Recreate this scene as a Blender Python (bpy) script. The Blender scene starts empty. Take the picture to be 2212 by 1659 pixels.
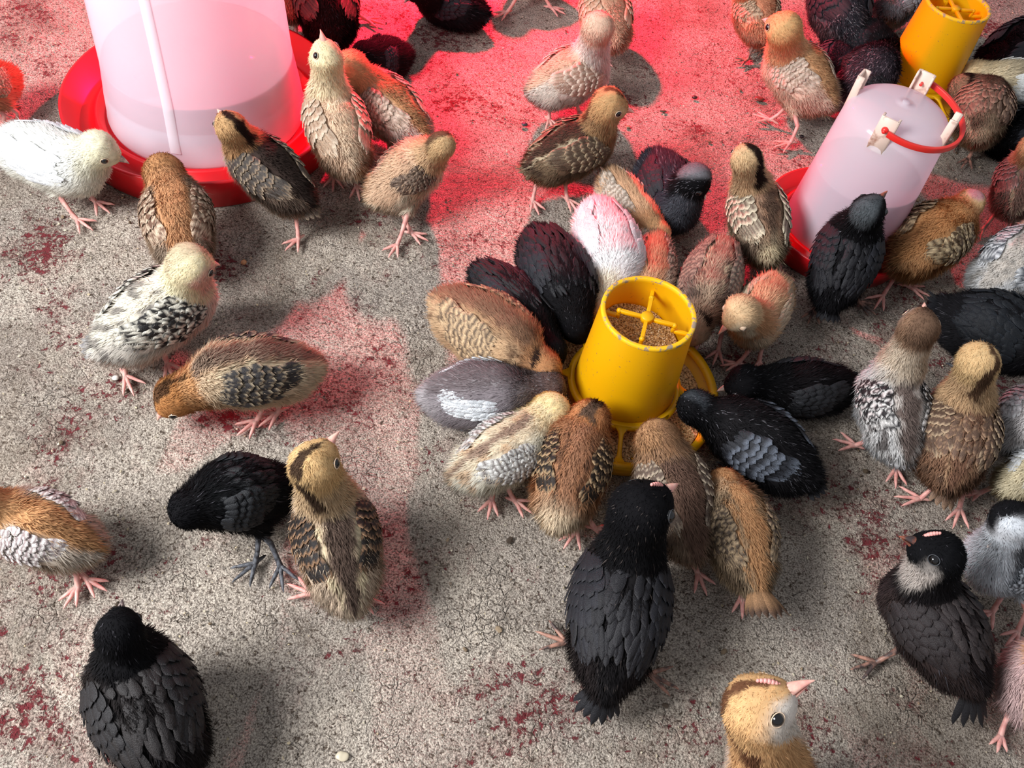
import bpy, math, random
import numpy as np
from mathutils import Vector

# ------------------------------------------------------------------ camera
C = bpy.context.scene
COL = C.collection
FPX, PITCH, ROLL, CAMZ = 1928.8, 53.331, 10.165, 0.85
IW, IH = 2212, 1659
th, ro = math.radians(PITCH), math.radians(ROLL)
cd = np.array([0, math.cos(th), -math.sin(th)])
r0 = np.array([1.0, 0, 0]); u0 = np.array([0, math.sin(th), math.cos(th)])
cr = math.cos(ro) * r0 + math.sin(ro) * u0
cu = -math.sin(ro) * r0 + math.cos(ro) * u0
CP = np.array([0, 0, CAMZ])
cam = bpy.data.cameras.new('camera')
co = bpy.data.objects.new('camera', cam); COL.objects.link(co)
from mathutils import Matrix
M = Matrix(((cr[0], cu[0], -cd[0], 0), (cr[1], cu[1], -cd[1], 0), (cr[2], cu[2], -cd[2], CAMZ), (0, 0, 0, 1)))
co.matrix_world = M
cam.sensor_width = 36; cam.lens = 36 * FPX / IW; cam.clip_start = 0.01
C.camera = co

# ------------------------------------------------------------------ world, light, exposure
w = bpy.data.worlds.new('world'); C.world = w; w.use_nodes = True
bg = w.node_tree.nodes['Background']
bg.inputs[0].default_value = (0.90, 0.93, 1.0, 1); bg.inputs[1].default_value = 0.42

def area(name, loc, tgt, size, power, col):
    l = bpy.data.lights.new(name, 'AREA'); l.size = size[0]; l.size_y = size[1]; l.shape = 'RECTANGLE'
    l.energy = power; l.color = col
    o = bpy.data.objects.new(name, l); COL.objects.link(o); o.location = loc
    o.rotation_euler = (Vector(tgt) - Vector(loc)).to_track_quat('-Z', 'Y').to_euler()
    return o
area('window_daylight', (-1.35, -0.15, 1.35), (0.0, 0.5, 0), (0.8, 0.8), 73, (0.98, 0.985, 1.0))
hl = bpy.data.lights.new('heat_lamp_light', 'SPOT'); hl.spot_size = math.radians(156); hl.spot_blend = 0.55; hl.energy = 115.0; hl.color = (1.0, 0.004, 0.05)
hl.shadow_soft_size = 0.02
ho = bpy.data.objects.new('heat_lamp_light', hl); COL.objects.link(ho); ho.location = (-0.25, 1.64, 0.50)
C.view_settings.view_transform = 'Standard'; C.view_settings.look = 'None'
C.view_settings.exposure = 0.0; C.view_settings.gamma = 1.0
C.view_settings.use_curve_mapping = False
C.cycles.max_bounces = 8; C.cycles.transparent_max_bounces = 16

def unp(x, y, h):
    v = cd + (x - IW / 2) / FPX * cr - (y - IH / 2) / FPX * cu
    return CP + v * ((h - CAMZ) / v[2])
def pxm(P):                       # metres covered by one pixel at a place
    return float((np.asarray(P) - CP) @ cd) / FPX

def lin(c):
    c = np.asarray(c, float) / 255.0
    return np.where(c <= 0.04045, c / 12.92, ((c + 0.055) / 1.055) ** 2.4)

# ------------------------------------------------------------------ materials
def mat(name):
    m = bpy.data.materials.new(name); m.use_nodes = True
    nt = m.node_tree; return m, nt, nt.nodes['Principled BSDF']
def N(nt, t, **k):
    n = nt.nodes.new(t)
    for a, b in k.items(): setattr(n, a, b)
    return n
def simple(name, rgb, rough=0.5, spec=0.5, **kw):
    m, nt, p = mat(name)
    p.inputs['Base Color'].default_value = (*lin(rgb), 1)
    p.inputs['Roughness'].default_value = rough
    p.inputs['Specular IOR Level'].default_value = spec
    for k, v in kw.items(): p.inputs[k.replace('_', ' ')].default_value = v
    return m
def noisy(name, a, b, scale=60, rough=0.5, bump=0.0, lo=0.4, hi=0.6, spec=0.5, sss=0.0):
    m, nt, p = mat(name)
    tc = N(nt, 'ShaderNodeTexCoord'); no = N(nt, 'ShaderNodeTexNoise')
    no.inputs['Scale'].default_value = scale; no.inputs['Detail'].default_value = 6
    nt.links.new(tc.outputs['Object'], no.inputs['Vector'])
    cr_ = N(nt, 'ShaderNodeValToRGB'); e = cr_.color_ramp.elements
    e[0].position = lo; e[1].position = hi
    e[0].color = (*lin(a), 1); e[1].color = (*lin(b), 1)
    nt.links.new(no.outputs['Fac'], cr_.inputs['Fac']); nt.links.new(cr_.outputs['Color'], p.inputs['Base Color'])
    p.inputs['Roughness'].default_value = rough; p.inputs['Specular IOR Level'].default_value = spec
    if sss:
        p.inputs['Subsurface Weight'].default_value = sss; p.inputs['Subsurface Scale'].default_value = 0.003
    if bump:
        bp = N(nt, 'ShaderNodeBump'); bp.inputs['Strength'].default_value = bump; bp.inputs['Distance'].default_value = 0.001
        nt.links.new(no.outputs['Fac'], bp.inputs['Height']); nt.links.new(bp.outputs['Normal'], p.inputs['Normal'])
    return m

def plumage_mat(name, rough, spec, trans):
    m, nt, p = mat(name)
    at = N(nt, 'ShaderNodeAttribute', attribute_name='Col')
    nt.links.new(at.outputs['Color'], p.inputs['Base Color'])
    p.inputs['Roughness'].default_value = rough; p.inputs['Specular IOR Level'].default_value = spec
    out = [n for n in nt.nodes if n.type == 'OUTPUT_MATERIAL'][0]
    if name == 'feather':
        tc = N(nt, 'ShaderNodeTexCoord'); no = N(nt, 'ShaderNodeTexNoise'); no.inputs['Scale'].default_value = 1100; no.inputs['Detail'].default_value = 3
        nt.links.new(tc.outputs['Object'], no.inputs[0])
        mr = N(nt, 'ShaderNodeMapRange'); mr.inputs[1].default_value = .3; mr.inputs[2].default_value = .7; mr.inputs[3].default_value = .62; mr.inputs[4].default_value = 1.25
        nt.links.new(no.outputs['Fac'], mr.inputs[0])
        vm = N(nt, 'ShaderNodeVectorMath', operation='SCALE'); nt.links.new(at.outputs['Color'], vm.inputs[0]); nt.links.new(mr.outputs[0], vm.inputs['Scale'])
        nt.links.new(vm.outputs[0], p.inputs['Base Color'])
        bp = N(nt, 'ShaderNodeBump'); bp.inputs['Strength'].default_value = .8; bp.inputs['Distance'].default_value = .0008
        nt.links.new(no.outputs['Fac'], bp.inputs['Height']); nt.links.new(bp.outputs[0], p.inputs['Normal'])
    if trans:
        tr = N(nt, 'ShaderNodeBsdfTranslucent'); mx = N(nt, 'ShaderNodeMixShader'); mx.inputs[0].default_value = trans
        nt.links.new(at.outputs['Color'], tr.inputs['Color'])
        nt.links.new(p.outputs[0], mx.inputs[1]); nt.links.new(tr.outputs[0], mx.inputs[2]); nt.links.new(mx.outputs[0], out.inputs[0])
    return m
M_DOWN = plumage_mat('down', 0.85, 0.12, 0.22)
M_FEATHER = plumage_mat('feather', 0.55, 0.3, 0.12)
M_LEG = noisy('leg_skin_pink', (205, 140, 132), (232, 176, 165), 160, 0.5, 0.5, 0.35, 0.65, 0.4, 0.25)
M_LEGD = noisy('leg_skin_slate', (46, 46, 50), (92, 94, 100), 220, 0.5, 0.6, 0.4, 0.6, 0.4)
M_LEGM = noisy('leg_skin_mixed', (70, 58, 56), (176, 130, 112), 90, 0.5, 0.5, 0.4, 0.6, 0.4)
M_BEAKP = noisy('beak_pink', (224, 160, 148), (240, 190, 172), 120, 0.4, 0, 0.4, 0.6, 0.5, 0.25)
M_BEAKH = noisy('beak_horn', (92, 84, 84), (210, 190, 180), 90, 0.4, 0, 0.42, 0.6)
M_BEAKW = noisy('beak_white', (226, 208, 204), (244, 230, 224), 90, 0.35, 0, 0.4, 0.6)
M_BEAKD = noisy('beak_dark', (58, 46, 46), (196, 104, 66), 70, 0.4, 0, 0.4, 0.7)
M_COMB = simple('comb_skin', (236, 164, 156), 0.5, 0.4)
M_EYE = simple('eye_black', (10, 9, 10), 0.08, 0.8)
M_LIDP = simple('eyelid_pale', (226, 198, 170), 0.6)
M_LIDD = simple('eyelid_grey', (62, 64, 68), 0.6)

# ------------------------------------------------------------------ mesh builder
class MB:
    def __init__(s): s.v = []; s.f = []; s.fm = []; s.n = 0; s.c = []; s.nr = []
    def add(s, v, f, m=0, col=None, nrm=None):
        v = np.asarray(v, float).reshape(-1, 3); f = np.asarray(f, int)
        s.v.append(v); s.f.append((f + s.n)); s.fm.append(np.full(len(f), m)); s.n += len(v)
        s.c.append(np.ones((len(v), 3)) if col is None else np.broadcast_to(np.asarray(col, float), (len(v), 3)))
        s.nr.append(np.zeros((len(v), 3)) if nrm is None else nrm)
        return s
    def build(s, name, mats, parent=None, loc=(0, 0, 0), smooth=True, custom=False):
        loc = np.asarray(loc, float)
        v = np.concatenate(s.v) - loc
        me = bpy.data.meshes.new(name)
        lv = np.concatenate([f.ravel() for f in s.f]); cnt = np.concatenate([np.full(len(f), f.shape[1]) for f in s.f])
        me.vertices.add(len(v)); me.vertices.foreach_set('co', v.ravel())
        me.loops.add(len(lv)); me.loops.foreach_set('vertex_index', lv.astype(np.int32))
        st = np.concatenate([[0], np.cumsum(cnt)[:-1]])
        me.polygons.add(len(cnt)); me.polygons.foreach_set('loop_start', st.astype(np.int32))
        me.polygons.foreach_set('material_index', np.concatenate(s.fm).astype(np.int32))
        me.polygons.foreach_set('use_smooth', np.full(len(cnt), smooth))
        c = np.concatenate(s.c)
        a = me.color_attributes.new('Col', 'FLOAT_COLOR', 'POINT')
        a.data.foreach_set('color', np.concatenate([c, np.ones((len(c), 1))], 1).ravel())
        for m in (mats if isinstance(mats, (list, tuple)) else [mats]): me.materials.append(m)
        me.update(calc_edges=True)
        if custom:
            nr = np.concatenate(s.nr)
            z = np.abs(nr).sum(1) < 1e-9
            if z.any():
                vn = np.zeros(len(v) * 3); me.vertices.foreach_get('normal', vn); nr[z] = vn.reshape(-1, 3)[z]
            me.normals_split_custom_set_from_vertices(nr)
        o = bpy.data.objects.new(name, me); COL.objects.link(o)
        if parent is not None: o.parent = parent
        o.location = tuple(loc) if parent is None else tuple(loc - np.array(parent.location))
        return o

def tag(o, label, cat, group=None, kind=None):
    if label: o['label'] = label
    if cat: o['category'] = cat
    if group: o['group'] = group
    if kind: o['kind'] = kind
    return o
def empty(name, loc):
    o = bpy.data.objects.new(name, None); COL.objects.link(o); o.location = loc; o.empty_display_size = 0.02
    return o

def lathe(mb, prof, n=96, c=(0, 0, 0), m=0, a0=0, a1=2 * math.pi):
    full = abs(a1 - a0 - 2 * math.pi) < 1e-6
    an = np.linspace(a0, a1, n, endpoint=not full)
    p = np.asarray(prof, float); K = len(p)
    v = np.stack([c[0] + np.outer(np.cos(an), p[:, 0]), c[1] + np.outer(np.sin(an), p[:, 0]), c[2] + np.tile(p[:, 1], (len(an), 1))], -1).reshape(-1, 3)
    i = np.arange(n if full else n - 1)[:, None]; j = np.arange(K - 1)[None]
    i2 = (i + 1) % n
    f = np.stack([i * K + j, i2 * K + j, i2 * K + j + 1, i * K + j + 1], -1).reshape(-1, 4)
    mb.add(v, f, m)
def tube(mb, pts, rad, n=10, m=0, col=None, cap=True):
    pts = np.asarray(pts, float); K = len(pts); rad = np.broadcast_to(np.asarray(rad, float), (K,))
    T = np.gradient(pts, axis=0); T /= np.linalg.norm(T, axis=1)[:, None] + 1e-12
    ref = np.array([0, 0, 1.0]) if abs(T[0][2]) < 0.9 else np.array([1.0, 0, 0])
    X = np.cross(T[0], ref); X /= np.linalg.norm(X); Xs = []
    for k in range(K):
        X = X - (X @ T[k]) * T[k]; X /= np.linalg.norm(X); Xs.append(X)
    Xs = np.array(Xs); Y = np.cross(T, Xs)
    a = np.linspace(0, 2 * np.pi, n, endpoint=False)
    v = pts[:, None] + rad[:, None, None] * (np.cos(a)[None, :, None] * Xs[:, None] + np.sin(a)[None, :, None] * Y[:, None])
    v = v.reshape(-1, 3)
    i = np.arange(K - 1)[:, None]; j = np.arange(n)[None]; j2 = (j + 1) % n
    f = np.stack([i * n + j, i * n + j2, (i + 1) * n + j2, (i + 1) * n + j], -1).reshape(-1, 4)
    mb.add(v, f, m, col)
    if cap:
        for k, s in ((0, -1), (K - 1, 1)):
            q = np.vstack([v[k * n:(k + 1) * n], pts[k] + s * T[k] * rad[k] * 0.7])
            fj = np.stack([np.arange(n), (np.arange(n) + 1) % n, np.full(n, n)], 1)
            mb.add(q, fj if s > 0 else fj[:, ::-1], m, col)
def box(mb, cx, ax, ay, az, m=0, bev=0.15, col=None):
    """bevelled box: centre, three half-axis vectors"""
    cx, ax, ay, az = map(lambda q: np.asarray(q, float), (cx, ax, ay, az))
    b = bev * min(np.linalg.norm(ax), np.linalg.norm(ay), np.linalg.norm(az))
    L = [np.linalg.norm(q) for q in (ax, ay, az)]; U = [q / l for q, l in zip((ax, ay, az), L)]
    v = []; 
    prof = [(-1, 1), (-1, 0), (0, -1)]
    rings = [(-L[2], b), (-L[2] + b, 0), (L[2] - b, 0), (L[2], b)]
    for z, ins in rings:
        x, y = L[0] - ins, L[1] - ins
        k = min(b, x, y)
        for (sx, sy) in ((1, 1), (-1, 1), (-1, -1), (1, -1)):
            p1 = (sx * (x - k), sy * y); p2 = (sx * x, sy * (y - k))
            for q in ((p2, p1) if sx * sy > 0 else (p1, p2)):
                v.append(cx + U[0] * q[0] + U[1] * q[1] + U[2] * z)
    f = []
    for r in range(3):
        for j in range(8): f.append((r * 8 + j, r * 8 + (j + 1) % 8, (r + 1) * 8 + (j + 1) % 8, (r + 1) * 8 + j))
    mb.add(v, f, m, col)
    mb.add(np.array(v)[:8], [list(range(8))[::-1]], m, col); mb.add(np.array(v)[24:], [list(range(8))], m, col)
def ball(mb, c, r, m=0, nu=16, nv=10, col=None, sc=(1, 1, 1)):
    t = np.linspace(0, np.pi, nv + 1); p = np.linspace(0, 2 * np.pi, nu, endpoint=False)
    v = np.stack([np.outer(np.sin(t), np.cos(p)), np.outer(np.sin(t), np.sin(p)), np.outer(np.cos(t), np.ones(nu))], -1).reshape(-1, 3)
    i = np.arange(nv)[:, None]; j = np.arange(nu)[None]; j2 = (j + 1) % nu
    f = np.stack([i * nu + j, (i + 1) * nu + j, (i + 1) * nu + j2, i * nu + j2], -1).reshape(-1, 4)
    mb.add(np.asarray(c) + v * r * np.asarray(sc), f, m, col)
# ------------------------------------------------------------------ floor
def floor_material():
    m, nt, p = mat('dusty_concrete')
    L = nt.links.new
    tc = N(nt, 'ShaderNodeTexCoord')
    def noise(sc, det=4, rough=0.5, dist=0.0, off=0.0):
        n = N(nt, 'ShaderNodeTexNoise'); n.inputs['Scale'].default_value = sc; n.inputs['Detail'].default_value = det
        n.inputs['Roughness'].default_value = rough; n.inputs['Distortion'].default_value = dist
        if off:
            mp = N(nt, 'ShaderNodeMapping'); mp.inputs['Location'].default_value = (off, off * 1.7, 0)
            L(tc.outputs['Object'], mp.inputs[0]); L(mp.outputs[0], n.inputs['Vector'])
        else: L(tc.outputs['Object'], n.inputs['Vector'])
        return n.outputs['Fac']
    def ramp(f, a, b, ca=(0, 0, 0), cb=(255, 255, 255)):
        r = N(nt, 'ShaderNodeValToRGB'); e = r.color_ramp.elements
        e[0].position = a; e[1].position = b; e[0].color = (*lin(ca), 1); e[1].color = (*lin(cb), 1)
        L(f, r.inputs[0]); return r.outputs[0]
    def mix(f, a, b, mode='MIX'):
        x = N(nt, 'ShaderNodeMix', data_type='RGBA', blend_type=mode)
        if isinstance(f, float): x.inputs[0].default_value = f
        else: L(f, x.inputs[0])
        for k, q in ((6, a), (7, b)):
            if isinstance(q, tuple): x.inputs[k].default_value = (*lin(q), 1)
            else: L(q, x.inputs[k])
        return x.outputs[2]
    def mth(op, a, b):
        x = N(nt, 'ShaderNodeMath', operation=op)
        for k, q in ((0, a), (1, b)):
            if isinstance(q, (int, float)): x.inputs[k].default_value = q
            else: L(q, x.inputs[k])
        return x.outputs[0]
    grain = noise(560, 3, 0.65)
    grain2 = noise(230, 4, 0.6, 0.6, 3.1)
    big = noise(9, 5, 0.6, 0.3, 1.3)
    base = ramp(grain, 0.34, 0.62, (108, 98, 92), (230, 221, 210))
    tint = ramp(big, 0.38, 0.62, (204, 198, 192), (242, 236, 226))
    base = mix(0.75, base, tint, 'MULTIPLY')
    # darker damp and dirt patches
    dirt = ramp(noise(5.5, 6, 0.62, 0.5, 7.7), 0.50, 0.64)
    base = mix(dirt, base, mix(0.5, base, (98, 84, 70)))
    # pits between the grains
    pits = ramp(grain2, 0.34, 0.43)
    base = mix(pits, (84, 72, 62), base)
    # old dark red floor paint showing in scraped patches
    pm = mth('ADD', mth('MULTIPLY', noise(6, 7, 0.72, 0.4, 11.3), 0.5), mth('MULTIPLY', noise(130, 5, 0.75, 0.5, 5.9), 0.5))
    paint = ramp(pm, 0.560, 0.592)
    base = mix(paint, base, mix(grain, (104, 44, 48), (140, 70, 74)))
    stain = ramp(mth('ADD', mth('MULTIPLY', noise(6, 7, 0.72, 0.4, 11.3), 0.7), mth('MULTIPLY', noise(45, 4, 0.7, 0.5, 4.4), 0.3)), 0.50, 0.62, (0, 0, 0), (170, 170, 170))
    base = mix(stain, base, mix(1.0, base, (206, 150, 150), 'MULTIPLY'))
    L(base, p.inputs['Base Color'])
    p.inputs['Roughness'].default_value = 0.95; p.inputs['Specular IOR Level'].default_value = 0.12
    # relief
    h1 = mth('MULTIPLY', grain, 0.55); h2 = mth('MULTIPLY', grain2, 0.9); h3 = mth('MULTIPLY', noise(60, 5, 0.65, 0.4, 2.2), 2.2)
    v = N(nt, 'ShaderNodeTexVoronoi', feature='DISTANCE_TO_EDGE'); v.inputs['Scale'].default_value = 75
    mp = N(nt, 'ShaderNodeMapping'); L(tc.outputs['Object'], mp.inputs[0])
    wob = N(nt, 'ShaderNodeTexNoise'); wob.inputs['Scale'].default_value = 60; L(tc.outputs['Object'], wob.inputs['Vector'])
    ad = N(nt, 'ShaderNodeVectorMath', operation='MULTIPLY_ADD'); L(wob.outputs['Color'], ad.inputs[0]); ad.inputs[1].default_value = (0.02, 0.02, 0); L(tc.outputs['Object'], ad.inputs[2])
    L(ad.outputs[0], v.inputs['Vector'])
    crack = ramp(v.outputs['Distance'], 0.0, 0.06)
    cm = mth('MULTIPLY', crack, mth('MULTIPLY', ramp(noise(14, 3, 0.5, 0, 9.1), 0.52, 0.66), 0.6))
    hh = mth('ADD', mth('ADD', mth('ADD', h1, h2), h3), cm)
    hh = mth('SUBTRACT', hh, mth('MULTIPLY', paint, 0.35))
    bp = N(nt, 'ShaderNodeBump'); bp.inputs['Strength'].default_value = 1.0; bp.inputs['Distance'].default_value = 0.0034
    L(hh, bp.inputs['Height']); L(bp.outputs['Normal'], p.inputs['Normal'])
    return m
def floor():
    nx, ny = 260, 260
    x = np.linspace(-2.2, 2.6, nx); y = np.linspace(-1.0, 3.6, ny)
    X, Y = np.meshgrid(x, y, indexing='ij')
    rs = np.random.RandomState(3); Z = np.zeros_like(X)
    for k in range(14):
        a = rs.uniform(0, 6.28); fq = rs.uniform(6, 40); Z += np.sin(fq * (np.cos(a) * X + np.sin(a) * Y) + rs.uniform(0, 6)) * 0.004 / fq
    Z -= Z.max()
    v = np.stack([X, Y, Z], -1).reshape(-1, 3)
    i = np.arange(nx - 1)[:, None]; j = np.arange(ny - 1)[None]
    f = np.stack([i * ny + j, (i + 1) * ny + j, (i + 1) * ny + j + 1, i * ny + j + 1], -1).reshape(-1, 4)
    mb = MB(); mb.add(v, f); o = mb.build('floor', floor_material())
    tag(o, 'dusty grey concrete floor with scraped dark red paint and scattered bran', 'floor', kind='structure')
floor()

def crumbs():
    """loose bran, grit and dried droppings lying on the concrete: nobody could count them"""
    rs = np.random.RandomState(8)
    ico = []
    t = (1 + 5 ** .5) / 2
    V = np.array([(-1, t, 0), (1, t, 0), (-1, -t, 0), (1, -t, 0), (0, -1, t), (0, 1, t), (0, -1, -t), (0, 1, -t), (t, 0, -1), (t, 0, 1), (-t, 0, -1), (-t, 0, 1)], float)
    V /= np.linalg.norm(V[0])
    F = np.array([(0, 11, 5), (0, 5, 1), (0, 1, 7), (0, 7, 10), (0, 10, 11), (1, 5, 9), (5, 11, 4), (11, 10, 2), (10, 7, 6), (7, 1, 8), (3, 9, 4), (3, 4, 2), (3, 2, 6), (3, 6, 8), (3, 8, 9), (4, 9, 5), (2, 4, 11), (6, 2, 10), (8, 6, 7), (9, 8, 1)])
    def scatter(n, s0, s1, cols, name, label, flat=0.5, pw=3):
        P = np.stack([rs.uniform(-1.2, 1.3, n), rs.uniform(0.05, 2.2, n)], 1)
        s = s0 + (s1 - s0) * rs.rand(n) ** pw
        sc = s[:, None] * np.stack([rs.uniform(.6, 1.5, n), rs.uniform(.5, 1.1, n), rs.uniform(.3, .9, n) * flat * 2], 1)
        a = rs.uniform(0, 6.28, n); ca, sa = np.cos(a), np.sin(a)
        q = V[None] * (1 + rs.uniform(-.25, .25, (n, 12, 1))) * sc[:, None]
        x = q[..., 0] * ca[:, None] - q[..., 1] * sa[:, None]; y = q[..., 0] * sa[:, None] + q[..., 1] * ca[:, None]
        v = np.stack([x + P[:, :1], y + P[:, 1:], q[..., 2] + sc[:, 2:3] * .3 - .0006], -1)
        f = F[None] + (np.arange(n) * 12)[:, None, None]
        c = lin(np.array(cols))[rs.randint(0, len(cols), n)] * rs.uniform(.7, 1.15, (n, 1))
        mb = MB(); mb.add(v.reshape(-1, 3), f.reshape(-1, 3), 0, np.repeat(c, 12, 0))
        o = mb.build(name, M_GRIT, smooth=False); tag(o, label, 'litter', kind='stuff')
    scatter(26000, 0.0005, 0.0016, [(206, 196, 172), (170, 158, 136), (120, 106, 92), (196, 180, 150), (150, 138, 124)], 'bran_dust', 'fine pale bran dust and grit strewn all over the concrete floor')
    scatter(900, 0.0012, 0.0042, [(112, 96, 78), (84, 72, 62), (140, 122, 100), (160, 150, 140)], 'dried_dropping', 'small dried brown droppings and crumbs scattered on the concrete floor', 0.4, 4)
M_GRIT = plumage_mat('grit', 0.9, 0.15, 0)
crumbs()

# ------------------------------------------------------------------ drinkers and feeders
M_RED = noisy('red_plastic', (214, 14, 26), (226, 22, 34), 20, 0.32, 0, 0.3, 0.7)
M_RED2 = noisy('red_handle_plastic', (226, 44, 38), (234, 56, 48), 20, 0.35, 0, 0.3, 0.7)
M_CLIP = noisy('clip_plastic', (232, 206, 190), (150, 96, 74), 90, 0.5, 0, 0.55, 0.75)
def frosted(name, tint, clear):
    m, nt, p = mat(name)
    out = [n for n in nt.nodes if n.type == 'OUTPUT_MATERIAL'][0]
    p.inputs['Base Color'].default_value = (*lin(tint), 1); p.inputs['Roughness'].default_value = 0.13
    tl = N(nt, 'ShaderNodeBsdfTranslucent'); tl.inputs[0].default_value = (*lin(tint), 1)
    tp = N(nt, 'ShaderNodeBsdfTransparent'); tp.inputs[0].default_value = (*lin(tint), 1)
    m1 = N(nt, 'ShaderNodeMixShader'); m1.inputs[0].default_value = 0.52
    m2 = N(nt, 'ShaderNodeMixShader'); m2.inputs[0].default_value = clear
    nt.links.new(p.outputs[0], m1.inputs[1]); nt.links.new(tl.outputs[0], m1.inputs[2])
    nt.links.new(m1.outputs[0], m2.inputs[1]); nt.links.new(tp.outputs[0], m2.inputs[2]); nt.links.new(m2.outputs[0], out.inputs[0])
    return m
M_FROST = frosted('frosted_white_plastic', (250, 248, 255), 0.22)
M_FROST2 = frosted('frosted_white_plastic_thin', (238, 234, 240), 0.35)
M_RIBP = frosted('frosted_rib', (250, 248, 252), 0.05)
def water_mat():
    m, nt, p = mat('water')
    out = [n for n in nt.nodes if n.type == 'OUTPUT_MATERIAL'][0]
    p.inputs['Base Color'].default_value = (*lin((206, 120, 150)), 1); p.inputs['Roughness'].default_value = 0.05
    tp = N(nt, 'ShaderNodeBsdfTransparent'); tp.inputs[0].default_value = (*lin((206, 186, 200)), 1)
    m2 = N(nt, 'ShaderNodeMixShader'); m2.inputs[0].default_value = 0.4
    nt.links.new(p.outputs[0], m2.inputs[1]); nt.links.new(tp.outputs[0], m2.inputs[2]); nt.links.new(m2.outputs[0], out.inputs[0])
    return m
M_WATER = water_mat()

def big_drinker():
    cx, cy = -0.4923, 1.0041
    t = empty('poultry_drinker', (cx, cy, 0))
    tag(t, 'large frosted white bell drinker with a wide red tray, half full of water', 'drinker')
    mb = MB(); lathe(mb, [(0, .002), (.170, .002), (.183, .0), (.190, .044), (.190, .047), (.186, .047), (.172, .014), (.152, .012), (.149, .030), (.144, .032), (.138, .020), (0, .020)], 128, (cx, cy, 0))
    mb.build('tray', M_RED, t, (cx, cy, 0))
    mb = MB()
    lathe(mb, [(.1322, .022), (.1335, .022), (.134, .026), (.1325, .034), (.1300, .060), (.1280, .075), (.1234, .111), (.1190, .20), (.1160, .30), (.112, .33), (.10, .352), (.06, .365), (0, .368)], 128, (cx, cy, 0))
    mb.build('tank', M_FROST, t, (cx, cy, 0))
    mb = MB(); lathe(mb, [(.1295, .024), (.1295, .026), (.1275, .058), (.1262, .072)], 128, (cx, cy, 0))
    mb.build('skirt', M_FROST2, t, (cx, cy, 0))
    mb = MB(); lathe(mb, [(0, .055), (.1265, .055), (.1215, .1085), (.1215, .110), (0, .110)], 96, (cx, cy, 0))
    o = mb.build('water', M_WATER, t, (cx, cy, 0))
    # moulded seam running up the tank
    mb = MB()
    rows = [(.1318, .045), (.1239, .111), (.1194, .20), (.1164, .30), (.1125, .33)]
    a = math.radians(-87); v = []
    for r, z in rows:
        for d, e in ((-.055, 0), (-.045, .0012), (.045, .0012), (.055, 0)):
            v.append((cx + (r + e) * math.cos(a + d), cy + (r + e) * math.sin(a + d), z))
    f = [(i * 4 + j, i * 4 + j + 1, i * 4 + j + 5, i * 4 + j + 4) for i in range(4) for j in range(3)]
    mb.add(v, f); mb.build('seam', M_RIBP, t, (cx, cy, 0))
big_drinker()

def small_drinker():
    cx, cy = 0.4126, 0.9895; c = (cx, cy, 0)
    t = empty('poultry_drinker', c)
    tag(t, 'small frosted white bell drinker with red tray, red carrying handle and four pale clips', 'drinker')
    mb = MB(); lathe(mb, [(0, .002), (.096, .002), (.099, 0), (.108, .034), (.108, .037), (.105, .037), (.098, .014), (.086, .012), (.084, .026), (.080, .028), (.076, .018), (0, .018)], 96, c)
    mb.build('tray', M_RED, t, c)
    dome = [(.0765, .022), (.0772, .024), (.0760, .034), (.0715, .10), (.0675, .17), (.0655, .198), (.0635, .207), (.0600, .213), (.054, .2175), (.044, .2225), (.030, .226), (.014, .2278), (.0045, .228), (.0045, .2305), (0, .2305)]
    mb = MB(); lathe(mb, dome, 96, c)
    mb.build('tank', M_FROST, t, c)
    mb = MB(); lathe(mb, [(0, .034), (.0738, .034), (.0688, .1215), (.0688, .1225), (0, .1225)], 80, c)
    mb.build('water', M_WATER, t, c)
    ang = [math.radians(q) for q in (-118, -28, 62, 152)]
    R = .0605
    for q in ang:
        d = np.array([math.cos(q), math.sin(q), 0]); s = np.array([-d[1], d[0], 0]); z = np.array([0, 0, 1.0])
        mb = MB(); b0 = np.array([cx, cy, 0]) + d * (R + .003)
        box(mb, b0 + z * .2165, s * .0105, d * .0016, z * .0235, 0, .4)
        for k in (-1, 1):
            box(mb, b0 + s * k * .0098 + d * -.0035 + z * .2165, s * .0014, d * .0045, z * .0235, 0, .4)
        mb.build('handle_clip', M_CLIP, t, b0 + z * .2165)
    # handle: half hoop lying over the near side, pivoting in two opposite clips
    q0 = math.radians(-118); pts = []
    for k in np.linspace(0, 1, 40):
        q = q0 + math.radians(4) + k * math.radians(172)
        rr = R + .010 + .006 * math.sin(math.pi * k)
        pts.append((cx + rr * math.cos(q), cy + rr * math.sin(q), .225 - .010 * math.sin(math.pi * k)))
    mb = MB(); P = np.array(pts)
    K = len(P); v = []
    for i, p_ in enumerate(P):
        d = p_ - np.array([cx, cy, p_[2]]); d /= np.linalg.norm(d)
        for (a_, b_) in ((.0022, .0036), (-.0022, .0036), (-.0022, -.0036), (.0022, -.0036)):
            v.append(p_ + d * a_ + np.array([0, 0, b_]))
    f = [(i * 4 + j, i * 4 + (j + 1) % 4, (i + 1) * 4 + (j + 1) % 4, (i + 1) * 4 + j) for i in range(K - 1) for j in range(4)]
    mb.add(v, f); mb.add(v[:4], [(3, 2, 1, 0)]); mb.add(v[-4:], [(0, 1, 2, 3)])
    for q in (q0, q0 + math.pi):
        d = np.array([math.cos(q), math.sin(q), 0])
        ball(mb, np.array([cx, cy, .225]) + d * (R + .0052), .0042, 0, 16, 10)
        tube(mb, [np.array([cx, cy, .225]) + d * (R - .004), np.array([cx, cy, .225]) + d * (R + .011)], .002)
    h = mb.build('handle', M_RED2, t, (cx, cy, .222))
    bv = h.modifiers.new('bevel', 'BEVEL'); bv.width = .0012; bv.segments = 2; bv.limit_method = 'ANGLE'
small_drinker()

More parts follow.
